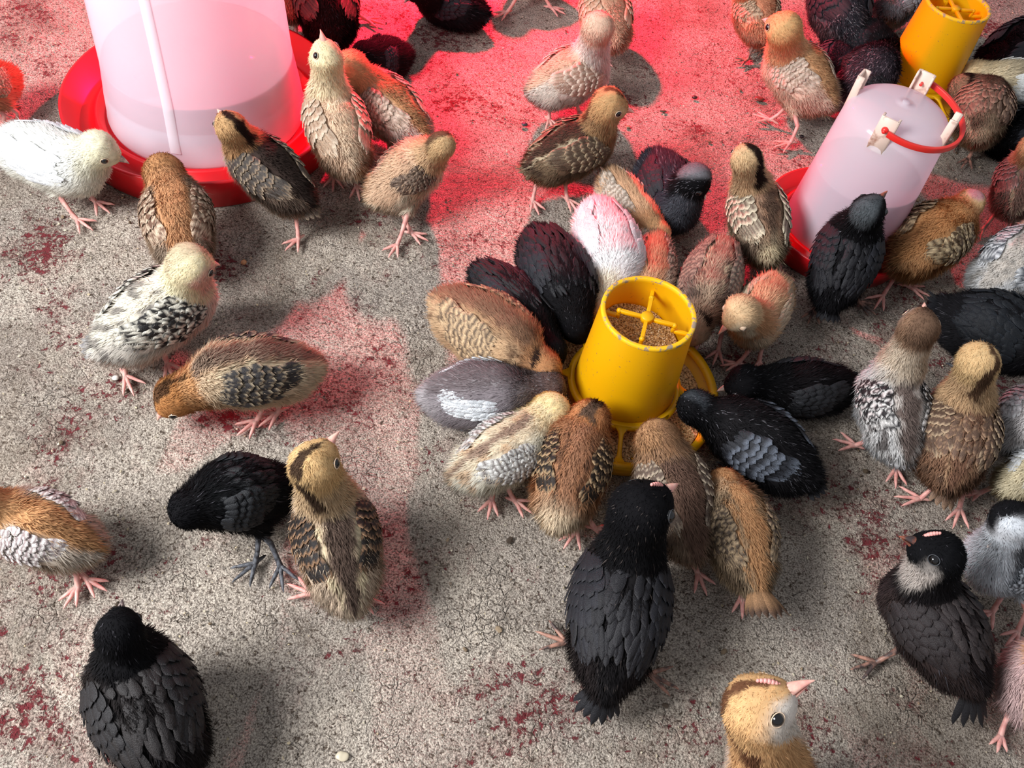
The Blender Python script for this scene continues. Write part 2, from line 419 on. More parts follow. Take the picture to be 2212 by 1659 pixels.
def yellow_mat():
    m, nt, p = mat('yellow_plastic')
    p.inputs['Roughness'].default_value = 0.4
    tc = N(nt, 'ShaderNodeTexCoord'); no = N(nt, 'ShaderNodeTexNoise'); no.inputs['Scale'].default_value = 230; no.inputs['Detail'].default_value = 5
    nt.links.new(tc.outputs['Object'], no.inputs[0])
    r = N(nt, 'ShaderNodeValToRGB'); e = r.color_ramp.elements; e[0].position = .66; e[1].position = .74
    e[0].color = (*lin((243, 186, 6)), 1); e[1].color = (*lin((176, 132, 60)), 1)
    nt.links.new(no.outputs['Fac'], r.inputs[0])
    nt.links.new(r.outputs[0], p.inputs['Base Color'])
    out = [n for n in nt.nodes if n.type == 'OUTPUT_MATERIAL'][0]
    tl = N(nt, 'ShaderNodeBsdfTranslucent'); nt.links.new(r.outputs[0], tl.inputs[0])
    m1 = N(nt, 'ShaderNodeMixShader'); m1.inputs[0].default_value = 0.25
    nt.links.new(p.outputs[0], m1.inputs[1]); nt.links.new(tl.outputs[0], m1.inputs[2]); nt.links.new(m1.outputs[0], out.inputs[0])
    return m
M_YEL = yellow_mat()
M_RIM = noisy('worn_yellow_rim', (243, 186, 6), (150, 132, 112), 170, 0.6, 0.3, 0.50, 0.60)
M_FEED = noisy('bran_feed', (96, 66, 34), (226, 190, 140), 420, 0.9, 1.0, 0.36, 0.62, 0.2)

def heap(cx, cy, rfun, zfun, name, label, seed, nr=26, na=96):
    rs = np.random.RandomState(seed); v = [(cx, cy, zfun(0, 0))]
    for i in range(1, nr + 1):
        for j in range(na):
            a = 2 * math.pi * j / na; q = i / nr; r = rfun(a) * q
            v.append((cx + r * math.cos(a), cy + r * math.sin(a), zfun(r * math.cos(a), r * math.sin(a)) + rs.uniform(-.0007, .0007)))
    f3 = [(0, 1 + j, 1 + (j + 1) % na) for j in range(na)]
    f4 = [(1 + i * na + j, 1 + (i + 1) * na + j, 1 + (i + 1) * na + (j + 1) % na, 1 + i * na + (j + 1) % na) for i in range(nr - 1) for j in range(na)]
    # underside gives the feed real thickness
    n0 = len(v); b = [(x, y, z - .012) for x, y, z in v]
    mb = MB(); mb.add(v, f3); mb.n -= 0
    mb.add(v, f4)
    base = 1 + (nr - 1) * na
    top = [v[base + j] for j in range(na)]; bot = [(x, y, z - .006) for x, y, z in top]
    mb.add(top + bot, [(j, na + j, na + (j + 1) % na, (j + 1) % na) for j in range(na)])
    # loose flakes on top
    n = 5000
    a = rs.uniform(0, 6.283, n); q = np.sqrt(rs.rand(n)); P = []
    for aa, qq in zip(a, q):
        r = rfun(aa) * qq * .97; x, y = r * math.cos(aa), r * math.sin(aa); P.append((cx + x, cy + y, zfun(x, y) + .0004))
    P = np.array(P); s = rs.uniform(.0006, .0013, n)[:, None]
    d1 = rs.normal(size=(n, 3)); d1 /= np.linalg.norm(d1, axis=1)[:, None]; d2 = rs.normal(size=(n, 3)); d2 /= np.linalg.norm(d2, axis=1)[:, None]
    V = np.stack([P + d1 * s, P + d2 * s, P - d1 * s * .8, P - d2 * s], 1)
    col = lin(np.array([(232, 204, 160), (196, 156, 104), (140, 100, 60), (240, 220, 186)]))[rs.randint(0, 4, n)]
    mb.add(V.reshape(-1, 3), np.arange(n * 4).reshape(n, 4), 1, np.repeat(col, 4, 0))
    o = mb.build(name, [M_FEED, M_GRIT]); tag(o, label, 'feed', kind='stuff')

def feeder(cx, cy, ang, label):
    c = (cx, cy, 0); t = empty('chick_feeder', c); tag(t, label, 'feeder')
    mb = MB(); lathe(mb, [(.0582, .028), (.0586, .030), (.0505, .158), (.0505, .160), (.0462, .160), (.0462, .156), (.0560, .030), (.0560, .028), (.0582, .028)], 128, c)
    mb.build('tube', M_YEL, t, c)
    mb = MB(); lathe(mb, [(.0506, .1575), (.0510, .1585), (.0508, .1612), (.0498, .1620), (.0470, .1620), (.0460, .1612), (.0460, .1585)], 128, c)
    mb.build('rim', M_RIM, t, c)
    # cross brace with stepped arms and centre boss
    mb = MB(); zc = .152
    lathe(mb, [(0, zc - .004), (.0068, zc - .004), (.0070, zc + .002), (.0062, zc + .0035), (0, zc + .0035)], 32, c)
    for k in range(4):
        q = ang + k * math.pi / 2; d = np.array([math.cos(q), math.sin(q), 0]); s = np.array([-d[1], d[0], 0]); z = np.array([0, 0, 1.0]); o_ = np.array(c)
        box(mb, o_ + d * .0185 + z * (zc - .001), d * .0125, s * .0021, z * .0024, 0, .3)
        box(mb, o_ + d * .030 + z * (zc - .005), d * .0022, s * .0021, z * .0064, 0, .3)
        box(mb, o_ + d * .0385 + z * (zc - .009), d * .0090, s * .0021, z * .0024, 0, .3)
        ball(mb, o_ + d * .030 + z * (zc - .001), .0032, 0, 10, 6)
    mb.build('cross_brace', M_YEL, t, (cx, cy, zc))
    mb = MB(); lathe(mb, [(0, .002), (.100, .001), (.104, 0), (.1115, .022), (.1120, .026), (.1085, .026), (.100, .006), (.06, .006), (0, .03)], 112, c)
    mb.build('pan', M_YEL, t, c)
    # grill: rings and rounded windows
    mb = MB()
    lathe(mb, [(.0590, .036), (.0590, .040), (.0665, .038), (.0665, .034), (.0590, .036)], 96, c)
    lathe(mb, [(.1040, .024), (.1045, .030), (.1125, .030), (.1130, .024), (.1040, .024)], 112, c)
    for k in range(8):
        q = ang + math.radians(8) + k * math.pi / 4
        rows = []; 
        for u in np.linspace(0, 1, 15):
            r = .064 + (.107 - .064) * u
            hw = .0022 + .0085 * (abs(u - .5) * 2) ** 5
            z0 = .037 - .009 * u
            for sgn, dz in ((-1, -.001), (-1, .002), (1, .002), (1, -.001)):
                b = q + sgn * hw / r
                rows.append((cx + r * math.cos(b), cy + r * math.sin(b), z0 + dz))
        f = [(i * 4 + j, i * 4 + (j + 1) % 4, (i + 1) * 4 + (j + 1) % 4, (i + 1) * 4 + j) for i in range(14) for j in range(4)]
        mb.add(rows, f)
    mb.build('grill', M_YEL, t, c)
def bits():
    for (px, py, r, c1, sc, nm, lb, ct) in (
        (1731, 297, .0034, (40, 36, 38), (1, 1, .9), 'dropping', 'round shiny black bead of dropping beside the pink foot of the tall buff chick', 'dropping'),
        (1133, 270, .0042, (50, 52, 58), (1.2, .9, .6), 'dropping', 'dark grey dropping on red floor left of the partridge patterned chick', 'dropping'),
        (1500, 212, .0040, (60, 28, 26), (1.1, .8, .7), 'dropping', 'small dark brown dropping on the bright red lit floor', 'dropping'),
        (1640, 215, .0060, (110, 52, 44), (1.4, .8, .5), 'dropping', 'flat reddish brown dropping left of the tall buff chick', 'dropping'),
        (527, 568, .0036, (196, 140, 96), (1, 1, .7), 'pebble', 'small tan pebble right of the cream speckled chick head', 'pebble'),
        (250, 818, .0038, (206, 208, 200), (1, .9, .6), 'dropping', 'small white dropping beside the foot of the cream speckled chick', 'dropping'),
        (740, 1634, .0050, (196, 184, 160), (1.2, .9, .3), 'pebble', 'pale flat pebble near the bottom edge right of the large black chick', 'pebble')):
        P = unp(px, py, 0); mb = MB(); rs = np.random.RandomState(px)
        ball(mb, (P[0], P[1], r * sc[2] * .55), r, 0, 18, 12, lin(c1), sc)
        mb.v[0] = mb.v[0] + (np.sin(mb.v[0] * 900 + rs.rand(3) * 6)).sum(1, keepdims=True) * r * .06 * unp_dir
        o = mb.build(nm, M_FEATHERY, None, (P[0], P[1], 0)); tag(o, lb, ct)
unp_dir = np.array([.6, .6, .5]); M_FEATHERY = plumage_mat('droppings', .35, .5, 0)
bits()
F1 = (0.1277, 0.6369); F2 = (0.5757, 1.3866)
feeder(*F1, math.radians(-97), 'yellow plastic tube feeder with a worn rim, in the middle of the crowd')
feeder(*F2, math.radians(-80), 'yellow plastic tube feeder in the upper right corner behind the small drinker')
heap(*F1, lambda a: .0475, lambda x, y: .112 - .26 * x + .10 * y, 'feed', 'ground bran feed heaped inside the tube of the central yellow feeder', 4)
heap(*F1, lambda a: .1000, lambda x, y: .010 + .006 * math.sin(40 * x) * math.cos(33 * y), 'feed', 'ground bran feed spread in the pan of the central yellow feeder', 5)
# ------------------------------------------------------------------ chicks
def unit(v): v = np.asarray(v, float); return v / (np.linalg.norm(v) + 1e-12)
class Wave:
    """smooth random field: a sum of sine waves in random directions"""
    def __init__(s, seed, f, n=14):
        rs = np.random.RandomState(seed); d = rs.normal(size=(n, 3)); d /= np.linalg.norm(d, axis=1)[:, None]
        s.k = d * (f * rs.uniform(.6, 1.6, n))[:, None]; s.p = rs.uniform(0, 6.28, n); s.n = n
    def __call__(s, P): return np.sin(P @ s.k.T + s.p).sum(-1) / math.sqrt(s.n / 2)
def sm(a, b, x): t = np.clip((x - a) / (b - a), 0, 1); return t * t * (3 - 2 * t)

def capsule_field(P, segs, k=.0032, want=False):
    """rounded-cone chain blended smoothly; returns the field and, for each point, place along the spine"""
    D = []; TT = []
    for (A, B, ra, rb, ta, tb) in segs:
        ab = B - A; h = np.clip(((P - A) @ ab) / (ab @ ab + 1e-12), 0, 1)
        q = P - A - h[:, None] * ab
        D.append(np.sqrt((q * q).sum(1)) - (ra + (rb - ra) * h)); TT.append(ta + (tb - ta) * h)
    D = np.stack(D, 1); m = D.min(1)
    f = m - k * np.log(np.exp(-(D - m[:, None]) / k).sum(1))
    if not want: return f
    w = np.exp(-(D - m[:, None]) / .004); w /= w.sum(1)[:, None]
    return f, (np.stack(TT, 1) * w).sum(1)

def surface_nets(F, org, h):
    S = F < 0; nx, ny, nz = F.shape
    cs = [(i, j, k) for i in (0, 1) for j in (0, 1) for k in (0, 1)]
    sub = lambda A, i, j, k: A[i:nx - 1 + i, j:ny - 1 + j, k:nz - 1 + k]
    acc = np.zeros((nx - 1, ny - 1, nz - 1, 3)); cnt = np.zeros((nx - 1, ny - 1, nz - 1))
    for a in cs:
        for ax in range(3):
            if a[ax]: continue
            b = list(a); b[ax] = 1
            fa, fb = sub(F, *a), sub(F, *b); cr_ = (fa < 0) != (fb < 0)
            t = np.where(cr_, fa / np.where(cr_, fa - fb, 1), 0)
            p = np.zeros(acc.shape); p[...] = a; p[..., ax] += t
            acc += np.where(cr_[..., None], p, 0); cnt += cr_
    act = cnt > 0; idx = -np.ones(act.shape, int); idx[act] = np.arange(act.sum())
    I = np.argwhere(act); V = (I + acc[act] / cnt[act][:, None]) * h + org
    Q = []
    for ax in range(3):
        o1, o2 = (ax + 1) % 3, (ax + 2) % 3
        s0 = [slice(1, -1)] * 3; s1 = [slice(1, -1)] * 3
        s0[ax] = slice(0, -1); s1[ax] = slice(1, None)
        A, B = S[tuple(s0)], S[tuple(s1)]
        E_ = np.argwhere(A != B)
        if not len(E_): continue
        flip = A[tuple(E_.T)]
        base = E_.copy(); base[:, o1] += 1; base[:, o2] += 1
        def cell(d1, d2):
            q = base.copy(); q[:, o1] -= d1; q[:, o2] -= d2; return idx[tuple(q.T)]
        q = np.stack([cell(1, 1), cell(0, 1), cell(0, 0), cell(1, 0)], 1)
        q[~flip] = q[~flip][:, ::-1]
        Q.append(q)
    return V, np.concatenate(Q)

# a feather template: rows along the shaft, columns across the vane
FU = np.linspace(0, 1, 8); FV = np.array([-1, -.72, 0, .72, 1.0])
def vane_width(u): return np.sqrt(np.clip(u, 0, 1) + .06) * np.clip(1 - u ** 4, 0, 1) ** .55
FQ = np.array([(i * 5 + j, i * 5 + j + 1, (i + 1) * 5 + j + 1, (i + 1) * 5 + j) for i in range(7) for j in range(4)])
FQ = FQ[:, ::-1]

def feather_colour(style, c1, c2, U, V, rs):
    c1, c2 = [q * .86 + q.mean() * .14 for q in (lin(c1), lin(c2))]
    j = rs.uniform(.82, 1.15)
    if style == 'edge': m = np.clip(sm(.55, .85, np.abs(V)) * .75 + sm(.72, .95, U), 0, 1)
    elif style == 'bars': m = sm(-.2, .3, np.sin(U * 19 + V * V * 1.5 + rs.uniform(0, 6)))
    elif style == 'lace': m = np.clip(sm(.45, .8, np.abs(V)) * sm(-.3, .4, np.sin(U * 17)) + sm(.86, .97, U), 0, 1)
    elif style == 'tip': m = sm(.62, .85, U)
    elif style == 'speck': m = (rs.rand(*U.shape) < .36) * 1.0
    else: m = sm(.75, 1, np.abs(V)) * .25
    return (c1 * (1 - m[..., None]) + c2 * m[..., None]) * j

NCH = [0]
def chick(label, R, Cc, rb, H, rh, B, feet=(), pal=None, cl=(.022, .030), wings=True, tail=None, leg=None, beak=None,
          comb=False, eyes=True, group=None, toe=None, dens=1.0, lid=None, fluff=1.0, wcol=None, wspan=1.1, eyeclose=False, bare=None, mantle=None, crown=None, blen=None):
    NCH[0] += 1; rs = np.random.RandomState(100 + NCH[0]); seed = 1000 + NCH[0] * 7
    pal = dict(PAL[pal]) if isinstance(pal, str) else dict(pal)
    # places in the pen, from the height each point has above the floor
    def body_pt(p, k, c):
        z = .05
        for _ in range(4): P = unp(p[0], p[1], z); r = rb * pxm(P); z = k * r + c
        return P, r
    Cp, r = body_pt(Cc, 1.0, cl[1]); Rp, r2 = body_pt(R, .92, cl[0]); r = (r + r2) / 2 * .93
    Hp = unp(*H); Bp = unp(*B); hr = rh * pxm(Hp) * .95
    up = np.array([0, 0, 1.0])
    db = unit(Rp - Cp); fb = -db; fh = unit(fb * [1, 1, 0]); sb = unit(np.cross(fb, up)); ub = np.cross(sb, fb)
    dB = unit(Bp - Hp); bl = 1.22 * hr + .0120 * (blen or 1); Bp = Hp + dB * bl
    Nb = Cp + (Hp - Cp) * .36 + fh * .0; N2 = Cp + (Hp - Cp) * .70
    T0 = Rp + db * .72 * r + ub * .10 * r; Mid = (Rp + Cp) / 2 + ub * .04 * r
    ln = np.linalg.norm(Hp - Cp)
    rn1 = min(.74 * r, max(1.08 * hr, .66 * r)); rn2 = .90 * hr
    nodes = [(T0, .42 * r, 0), (Rp, .86 * r, .3), (Mid, 1.0 * r, .7), (Cp, .90 * r, 1.1), (Nb, rn1, 1.6), (N2, rn2, 2.3), (Hp, hr, 3.0), (Hp + dB * .62 * hr - up * .05 * hr, .60 * hr, 3.5)]
    segs = [(nodes[i][0], nodes[i + 1][0], nodes[i][1], nodes[i + 1][1], nodes[i][2], nodes[i + 1][2]) for i in range(7)]
    # belly hangs a little below the spine
    segs.append((Rp - ub * .16 * r, Cp - ub * .12 * r, .78 * r, .80 * r, .3, 1.1))
    main = list(segs)
    feetP = []; stand = []
    for f in feet: stand.append((unp(f[0], f[1], .003), f))
    if cl[0] > .009 and len(stand) < 2:          # the feet hidden under the body still carry the bird
        mid = (Rp + Cp) / 2; mid = np.array([mid[0], mid[1], .003])
        sides = (-1, 1) if not stand else (-(np.sign((stand[0][0] - mid) @ sb) or 1),)
        for q in sides: stand.append((mid + sb * q * .38 * r - fh * .1 * r * q, (0, 0)))
    for i, (F, f) in enumerate(stand):
        side = np.sign((F - Cp) @ sb) or 1
        if len(stand) == 2:
            other = stand[1 - i][0]; side = 1 if (F - other) @ sb > 0 else -1
        hip = Cp * .5 + Rp * .5 + sb * side * .46 * r - ub * .42 * r
        ang = f[2] if len(f) > 2 else None
        d = fh if ang is None else unit((unp(f[0] + 50 * math.cos(math.radians(ang)), f[1] + 50 * math.sin(math.radians(ang)), .003) - F) * [1, 1, 0])
        K = F * .82 + hip * .18 - d * .010; K[2] = max(.020, min(.030, hip[2] * .5))
        th_ = hip * .35 + K * .65
        segs.append((hip, th_, .40 * r, .13 * r, .5, .5)); feetP.append((F, K, hip * .55 + K * .45, d))
    allp = np.array([s[0] for s in segs] + [s[1] for s in segs]); rr = np.array([s[2] for s in segs] + [s[3] for s in segs])
    lo = (allp - rr[:, None]).min(0) - .008; hi = (allp + rr[:, None]).max(0) + .008
    h = .0030
    n = np.ceil((hi - lo) / h).astype(int) + 1
    g = [lo[i] + np.arange(n[i]) * h for i in range(3)]
    G = np.stack(np.meshgrid(*g, indexing='ij'), -1).reshape(-1, 3)
    Fd = capsule_field(G, segs).reshape(n)
    Fd = np.maximum(Fd, (.0015 - G[:, 2]).reshape(n))          # nothing below the floor
    V, Q = surface_nets(Fd, lo, h)
    def field_n(P):
        e = .0012; f0, t = capsule_field(P, segs, want=True)
        gr = np.stack([capsule_field(P + e * np.eye(3)[i], segs) - f0 for i in range(3)], 1)
        return f0, t, gr / (np.linalg.norm(gr, axis=1)[:, None] + 1e-12)
    f0, tv, Nv = field_n(V)
    low = V[:, 2] < .004
    V[~low] -= Nv[~low] * f0[~low][:, None]
    _, tmain = capsule_field(V, main, want=True)
    # spine frame at any place t
    nt_ = np.array([q[2] for q in nodes]); nP = np.array([q[0] for q in nodes]); nR = np.array([q[1] for q in nodes])
    hfwd = unit(dB * [1, 1, 0]) if np.linalg.norm(dB[:2]) > .15 else fh
    tang = np.gradient(nP, axis=0); tang /= np.linalg.norm(tang, axis=1)[:, None]
    ups = []
    for k in range(8):
        wgt = [0, 0, 0, 0, .2, .55, 1, 1][k]; fw = unit(fh * (1 - wgt) + hfwd * wgt); T = tang[k] if k < 6 else dB
        ref = up - .75 * fw; u_ = ref - (ref @ T) * T; ups.append(unit(u_))
    ups = np.array(ups)
    if crown:
        cv = cr * crown[0] - cu * crown[1] - cd * crown[2]; cv = unit(cv - (cv @ dB) * dB)
        ups[6] = ups[7] = cv; ups[5] = unit(ups[5] + cv)
    def frame(t):
        ip = lambda A: np.stack([np.interp(t, nt_, A[:, i]) for i in range(3)], 1)
        P, T, U = ip(nP), ip(tang), ip(ups)
        T /= np.linalg.norm(T, axis=1)[:, None]; U -= (U * T).sum(1)[:, None] * T; U /= np.linalg.norm(U, axis=1)[:, None] + 1e-9
        return P, T, U, np.cross(T, U), np.interp(t, nt_, nR)
    w1, w2, w3 = Wave(seed, 130), Wave(seed + 1, 320), Wave(seed + 2, 900)
    L = {}
    for k_, v_ in pal.items():
        if isinstance(v_, tuple) and len(v_) == 3 and not isinstance(v_[0], str):
            c_ = lin(v_); L[k_] = c_ * .86 + c_.mean() * .14
            if c_.mean() < .03: L[k_] = L[k_] * .6
    def colour(P, t, d, s):
        """plumage markings: d = +1 on the back, -1 under the belly; s = side"""
        n1, n2, n3 = w1(P), w2(P), w3(P)
        b = sm(-.45, .25, d + .12 * n1)[:, None]
        c = L['belly'] * (1 - b) + L['back'] * b
        if 'side' in L:
            q = (sm(.35, .7, np.abs(s)) * sm(-.75, -.2, d))[:, None]; c = c * (1 - q) + L['side'] * q
        if 'mott' in L:
            q = (sm(.15, .9, n2) * sm(-.25, .2, d) * (t < 1.7) * pal.get('mk', .8))[:, None]; c = c * (1 - q) + L['mott'] * q
        qn = sm(1.25, 1.8, t + .08 * n1)[:, None]; c = c * (1 - qn) + L['neck'] * qn
        qh = sm(2.3, 2.75, t + .05 * n1)[:, None]; c = c * (1 - qh) + L['head'] * qh
        if 'throat' in L:
            q = (sm(1.6, 2.2, t) * sm(.1, .5, -d) * (1 - sm(2.9, 3.2, t) * pal.get('tcut', 0)))[:, None]; c = c * (1 - q) + L['throat'] * q
        if 'crop' in L:
            q = (sm(.9, 1.2, t) * (1 - sm(1.9, 2.3, t)) * sm(-.2, .3, -d))[:, None]; c = c * (1 - q) + L['crop'] * q
        if 'face' in L:
            q = (sm(2.9, 3.2, t) * sm(-.4, .3, -d))[:, None]; c = c * (1 - q) + L['face'] * q
        if 'crown' in L:
            q = (sm(2.5, 2.9, t) * sm(.5, .85, d))[:, None]; c = c * (1 - q) + L['crown'] * q
        if 'stripe' in L:
            wd = pal.get('sw', .34) + .10 * n2
            q = (sm(.07, -.07, np.abs(s) - wd) * (d > 0) * sm(1.7, 2.0, t) * sm(3.42, 3.22, t))[:, None]; c = c * (1 - q) + L['stripe'] * q
        if 'bstripe' in L:
            wd = pal.get('bw', .3) + .06 * n2
            q = (sm(.08, -.08, np.abs(s) - wd) * (d > 0) * sm(1.7, 1.4, t))[:, None]; c = c * (1 - q) + L['bstripe'] * q
            if 'bline' in L:
                q = (sm(.10, .0, np.abs(np.abs(s) - wd - .16)) * (d > 0) * sm(1.3, 1.0, t))[:, None]; c = c * (1 - q) + L['bline'] * q
        if 'rump' in L:
            q = sm(.35, .1, t + .05 * n1)[:, None]; c = c * (1 - q) + L['rump'] * q
        if bare:
            q = sm(.5, .3, np.linalg.norm(P - bare_p, axis=1) / bare_r)[:, None]; c = c * (1 - q) + lin((214, 158, 162)) * q
        return c * (1 + .07 * n3)[:, None].clip(.6, 1.4)
    if bare:
        bare_p = Hp + ups[6] * hr if bare == 'head' else (Rp + ub * r if bare == 'back' else Rp - ub * .3 * r + db * .9 * r); bare_r = hr * 1.9 if bare == 'head' else r * 1.1
    def dcoord(P, t):
        Pc, T, U, S, rr_ = frame(t); q = P - Pc; q -= (q * T).sum(1)[:, None] * T; q /= np.linalg.norm(q, axis=1)[:, None] + 1e-9
        return (q * U).sum(1), (q * S).sum(1), T
    dv, sv, _ = dcoord(V, tmain)
    mb = MB(); mb.add(V, Q, 0, colour(V, tmain, dv, sv), Nv)
    # fluff
    tri = np.concatenate([Q[:, [0, 1, 2]], Q[:, [0, 2, 3]]])
    a, b, c = V[tri[:, 0]], V[tri[:, 1]], V[tri[:, 2]]
    ar = np.linalg.norm(np.cross(b - a, c - a), axis=1) / 2
    NS = int(min(26000, ar.sum() * 1e6 * .80 * dens))
    ti = rs.choice(len(tri), NS, p=ar / ar.sum()); uv = rs.rand(NS, 2); fl = uv.sum(1) > 1; uv[fl] = 1 - uv[fl]
    P = a[ti] + uv[:, :1] * (b[ti] - a[ti]) + uv[:, 1:] * (c[ti] - a[ti])
    i3 = tri[ti]; wb = np.stack([1 - uv.sum(1), uv[:, 0], uv[:, 1]], 1)
    Nn = (Nv[i3] * wb[..., None]).sum(1); Nn /= np.linalg.norm(Nn, axis=1)[:, None]
    t = (tmain[i3] * wb).sum(1); d, s, T = dcoord(P, t)
    keep = P[:, 2] > .005
    fb_ = Hp + dB * 1.12 * hr; keep &= np.linalg.norm(P - fb_, axis=1) > .0042
    sH = unit(np.cross(dB, ups[6])); uH = ups[6]
    ec = [Hp + unit(dB * .46 + sH * k * .86 + uH * .14) * hr * 1.03 for k in (-1, 1)]
    if eyes:
        for e in ec: keep &= np.linalg.norm(P - e, axis=1) > .26 * hr
    if bare: keep &= ~((np.linalg.norm(P - bare_p, axis=1) / bare_r < .45) & (rs.rand(NS) < .8))
    # wing band: thin the down out under the feathers
    LA = np.linalg.norm(Rp - Cp)
    qa = ((P - Cp) @ db) / LA; qs = P - Cp - np.outer((P - Cp) @ db, db); ph = np.degrees(np.arctan2(np.abs(qs @ sb), qs @ ub))
    if wings:
        inw = (qa > .1) & (qa < 1.15) & (np.abs(ph - (67 - 12 * qa)) < 35 * wspan) & (t < 1.6); keep &= ~(inw & (rs.rand(NS) < .9))
    P, Nn, t, d, s, T = P[keep], Nn[keep], t[keep], d[keep], s[keep], T[keep]; NS = len(P)
    lift = np.interp(t, [0, .6, 1.2, 2.2, 3, 3.5], [1.0, .8, .85, .9, .8, .7])[:, None]
    cl_ = w2(P * .6)[:, None] * .25
    if mantle or pal.get('mantle'): lift = lift * np.where((d > .2) & (t < 1.5), .55, 1)[:, None]
    D = -T * 1.0 + Nn * (lift + cl_) + rs.normal(size=(NS, 3)) * .26 + np.array([0, 0, -.12])
    D -= Nn * np.minimum((D * Nn).sum(1) - .18, 0)[:, None]
    D /= np.linalg.norm(D, axis=1)[:, None]
    Ls = np.interp(t, [0, .6, 1.2, 1.8, 2.5, 3, 3.6], [.0096, .0088, .0092, .0082, .0058, .0040, .0020]) * rs.uniform(.6, 1.25, NS) * fluff
    stray = rs.rand(NS) < .05; Ls[stray] *= 1.45
    W = np.cross(D, Nn); W /= np.linalg.norm(W, axis=1)[:, None] + 1e-9
    wd = (np.interp(t, [0, 2, 3.5], [.00052, .00046, .00036]) * rs.uniform(.7, 1.3, NS))[:, None]
    D2 = D * .86 - T * .25 + rs.normal(size=(NS, 3)) * .12
    p0 = P - Nn * .0006
    m1 = p0 + D * Ls[:, None] * .55; tip = m1 + D2 * Ls[:, None] * .5
    VV = np.stack([p0 - W * wd, p0 + W * wd, m1 + W * wd * .75, m1 - W * wd * .75, tip], 1)
    col = colour(P, t, d, s) * rs.uniform(.80, 1.18, (NS, 1))
    if 'frost' in L:
        q = (rs.rand(NS) < pal.get('fk', .06))[:, None]; col = np.where(q, L['frost'], col)
    nn = Nn + rs.normal(size=(NS, 3)) * .10 + D * .15; nn /= np.linalg.norm(nn, axis=1)[:, None]
    base = np.arange(NS)[:, None] * 5
    nr = np.repeat(nn, 5, 0); cc = np.repeat(col, 5, 0)
    k0 = mb.n
    mb.add(VV.reshape(-1, 3), base + np.array([0, 1, 2, 3]), 0, cc, nr)
    mb.f.append(base + np.array([3, 2, 4]) + k0); mb.fm.append(np.zeros(NS, int))
    # body profile used by wings and mantle
    ka = np.array([-.6, -.2, .1, .5, .85, 1.1, 1.5, 2.0]); kr = np.array([.60, .84, .97, 1.06, 1.0, .88, .62, .40]) * r
    def skin(A, PH, side, off):
        rad = np.interp(A, ka, kr) + off; ph_ = np.radians(PH)
        ctr = Cp + db * (A * LA)[..., None] + ub * (np.interp(A, [0, .6, 1.3], [.0, .04, .08]) * r)[..., None] + db * 0
        return ctr + rad[..., None] * (np.cos(ph_)[..., None] * ub + np.sin(ph_)[..., None] * sb * side)
    def feather(m_, a0, p0_, la, wp, side, off, sweep, st, c1, c2, mat_, liftT=.0022):
        U, V_ = np.meshgrid(FU, FV, indexing='ij'); wv = vane_width(U)
        A = a0 + la * U + .02 * rs.normal(); PH = p0_ + V_ * wv * wp + sweep * U + rs.normal() * 1.2
        O = off + liftT * U ** 1.3 - .0011 * V_ ** 2 + rs.uniform(-.0004, .0004)
        X = skin(A, PH, side, O)
        f = FQ if side > 0 else FQ[:, ::-1]
        m_.add(X.reshape(-1, 3), f, mat_, feather_colour(st, c1, c2, U, V_, rs).reshape(-1, 3))
    ws = wcol or pal.get('wing', ('plain', (120, 100, 80), (160, 140, 110)))
    sc_ = r / LA                     # keeps feather length in proportion to the body
    mt = mantle or pal.get('mantle')
    if mt:
        for a0 in np.arange(-.35, 1.1, .15)[::-1]:
            for p_ in np.arange(-56, 57, 14):
                feather(mb, a0 + rs.uniform(-.06, .06), p_ + rs.uniform(-6, 6), rs.uniform(.30, .46), 7.5, 1, .0014 + .0022 * rs.rand(), rs.uniform(-9, 9), mt[0], mt[1], mt[2], 2, .0018)
    # legs and feet
    lm = 1
    for (F, K, top, d_) in feetP:
        tube(mb, [top, top * .5 + K * .5, K, K * .5 + (F + d_ * -.001) * .5, F + np.array([0, 0, .003])], [.0046, .0036, .0031, .0025, .0031], 9, lm)
        sd = np.cross(d_, up); tl = (toe or .029) * r / .041
        for ang_, ll in ((-34, .86), (0, 1.0), (32, .88), (176, .5)):
            q = math.radians(ang_ + rs.uniform(-6, 6)); e = d_ * math.cos(q) + sd * math.sin(q)
            z0 = np.array([0, 0, 1.0]); pt = [F + z0 * .0026, F + e * tl * ll * .35 + z0 * .0036, F + e * tl * ll * .7 + z0 * .0020, F + e * tl * ll * .92 + z0 * .0019, F + e * tl * ll * 1.08 + z0 * .0004]
            tube(mb, pt, [.0028, .0022, .0019, .0014, .0004], 7, lm)
    org = np.array([(Rp[0] + Cp[0]) / 2, (Rp[1] + Cp[1]) / 2, 0])
    LM = {'pink': M_LEG, 'slate': M_LEGD, 'mixed': M_LEGM}[leg or pal.get('leg', 'pink')]
    body = mb.build('chick', [M_DOWN, LM, M_FEATHER], None, org, custom=True)
    tag(body, label, 'chick', group)
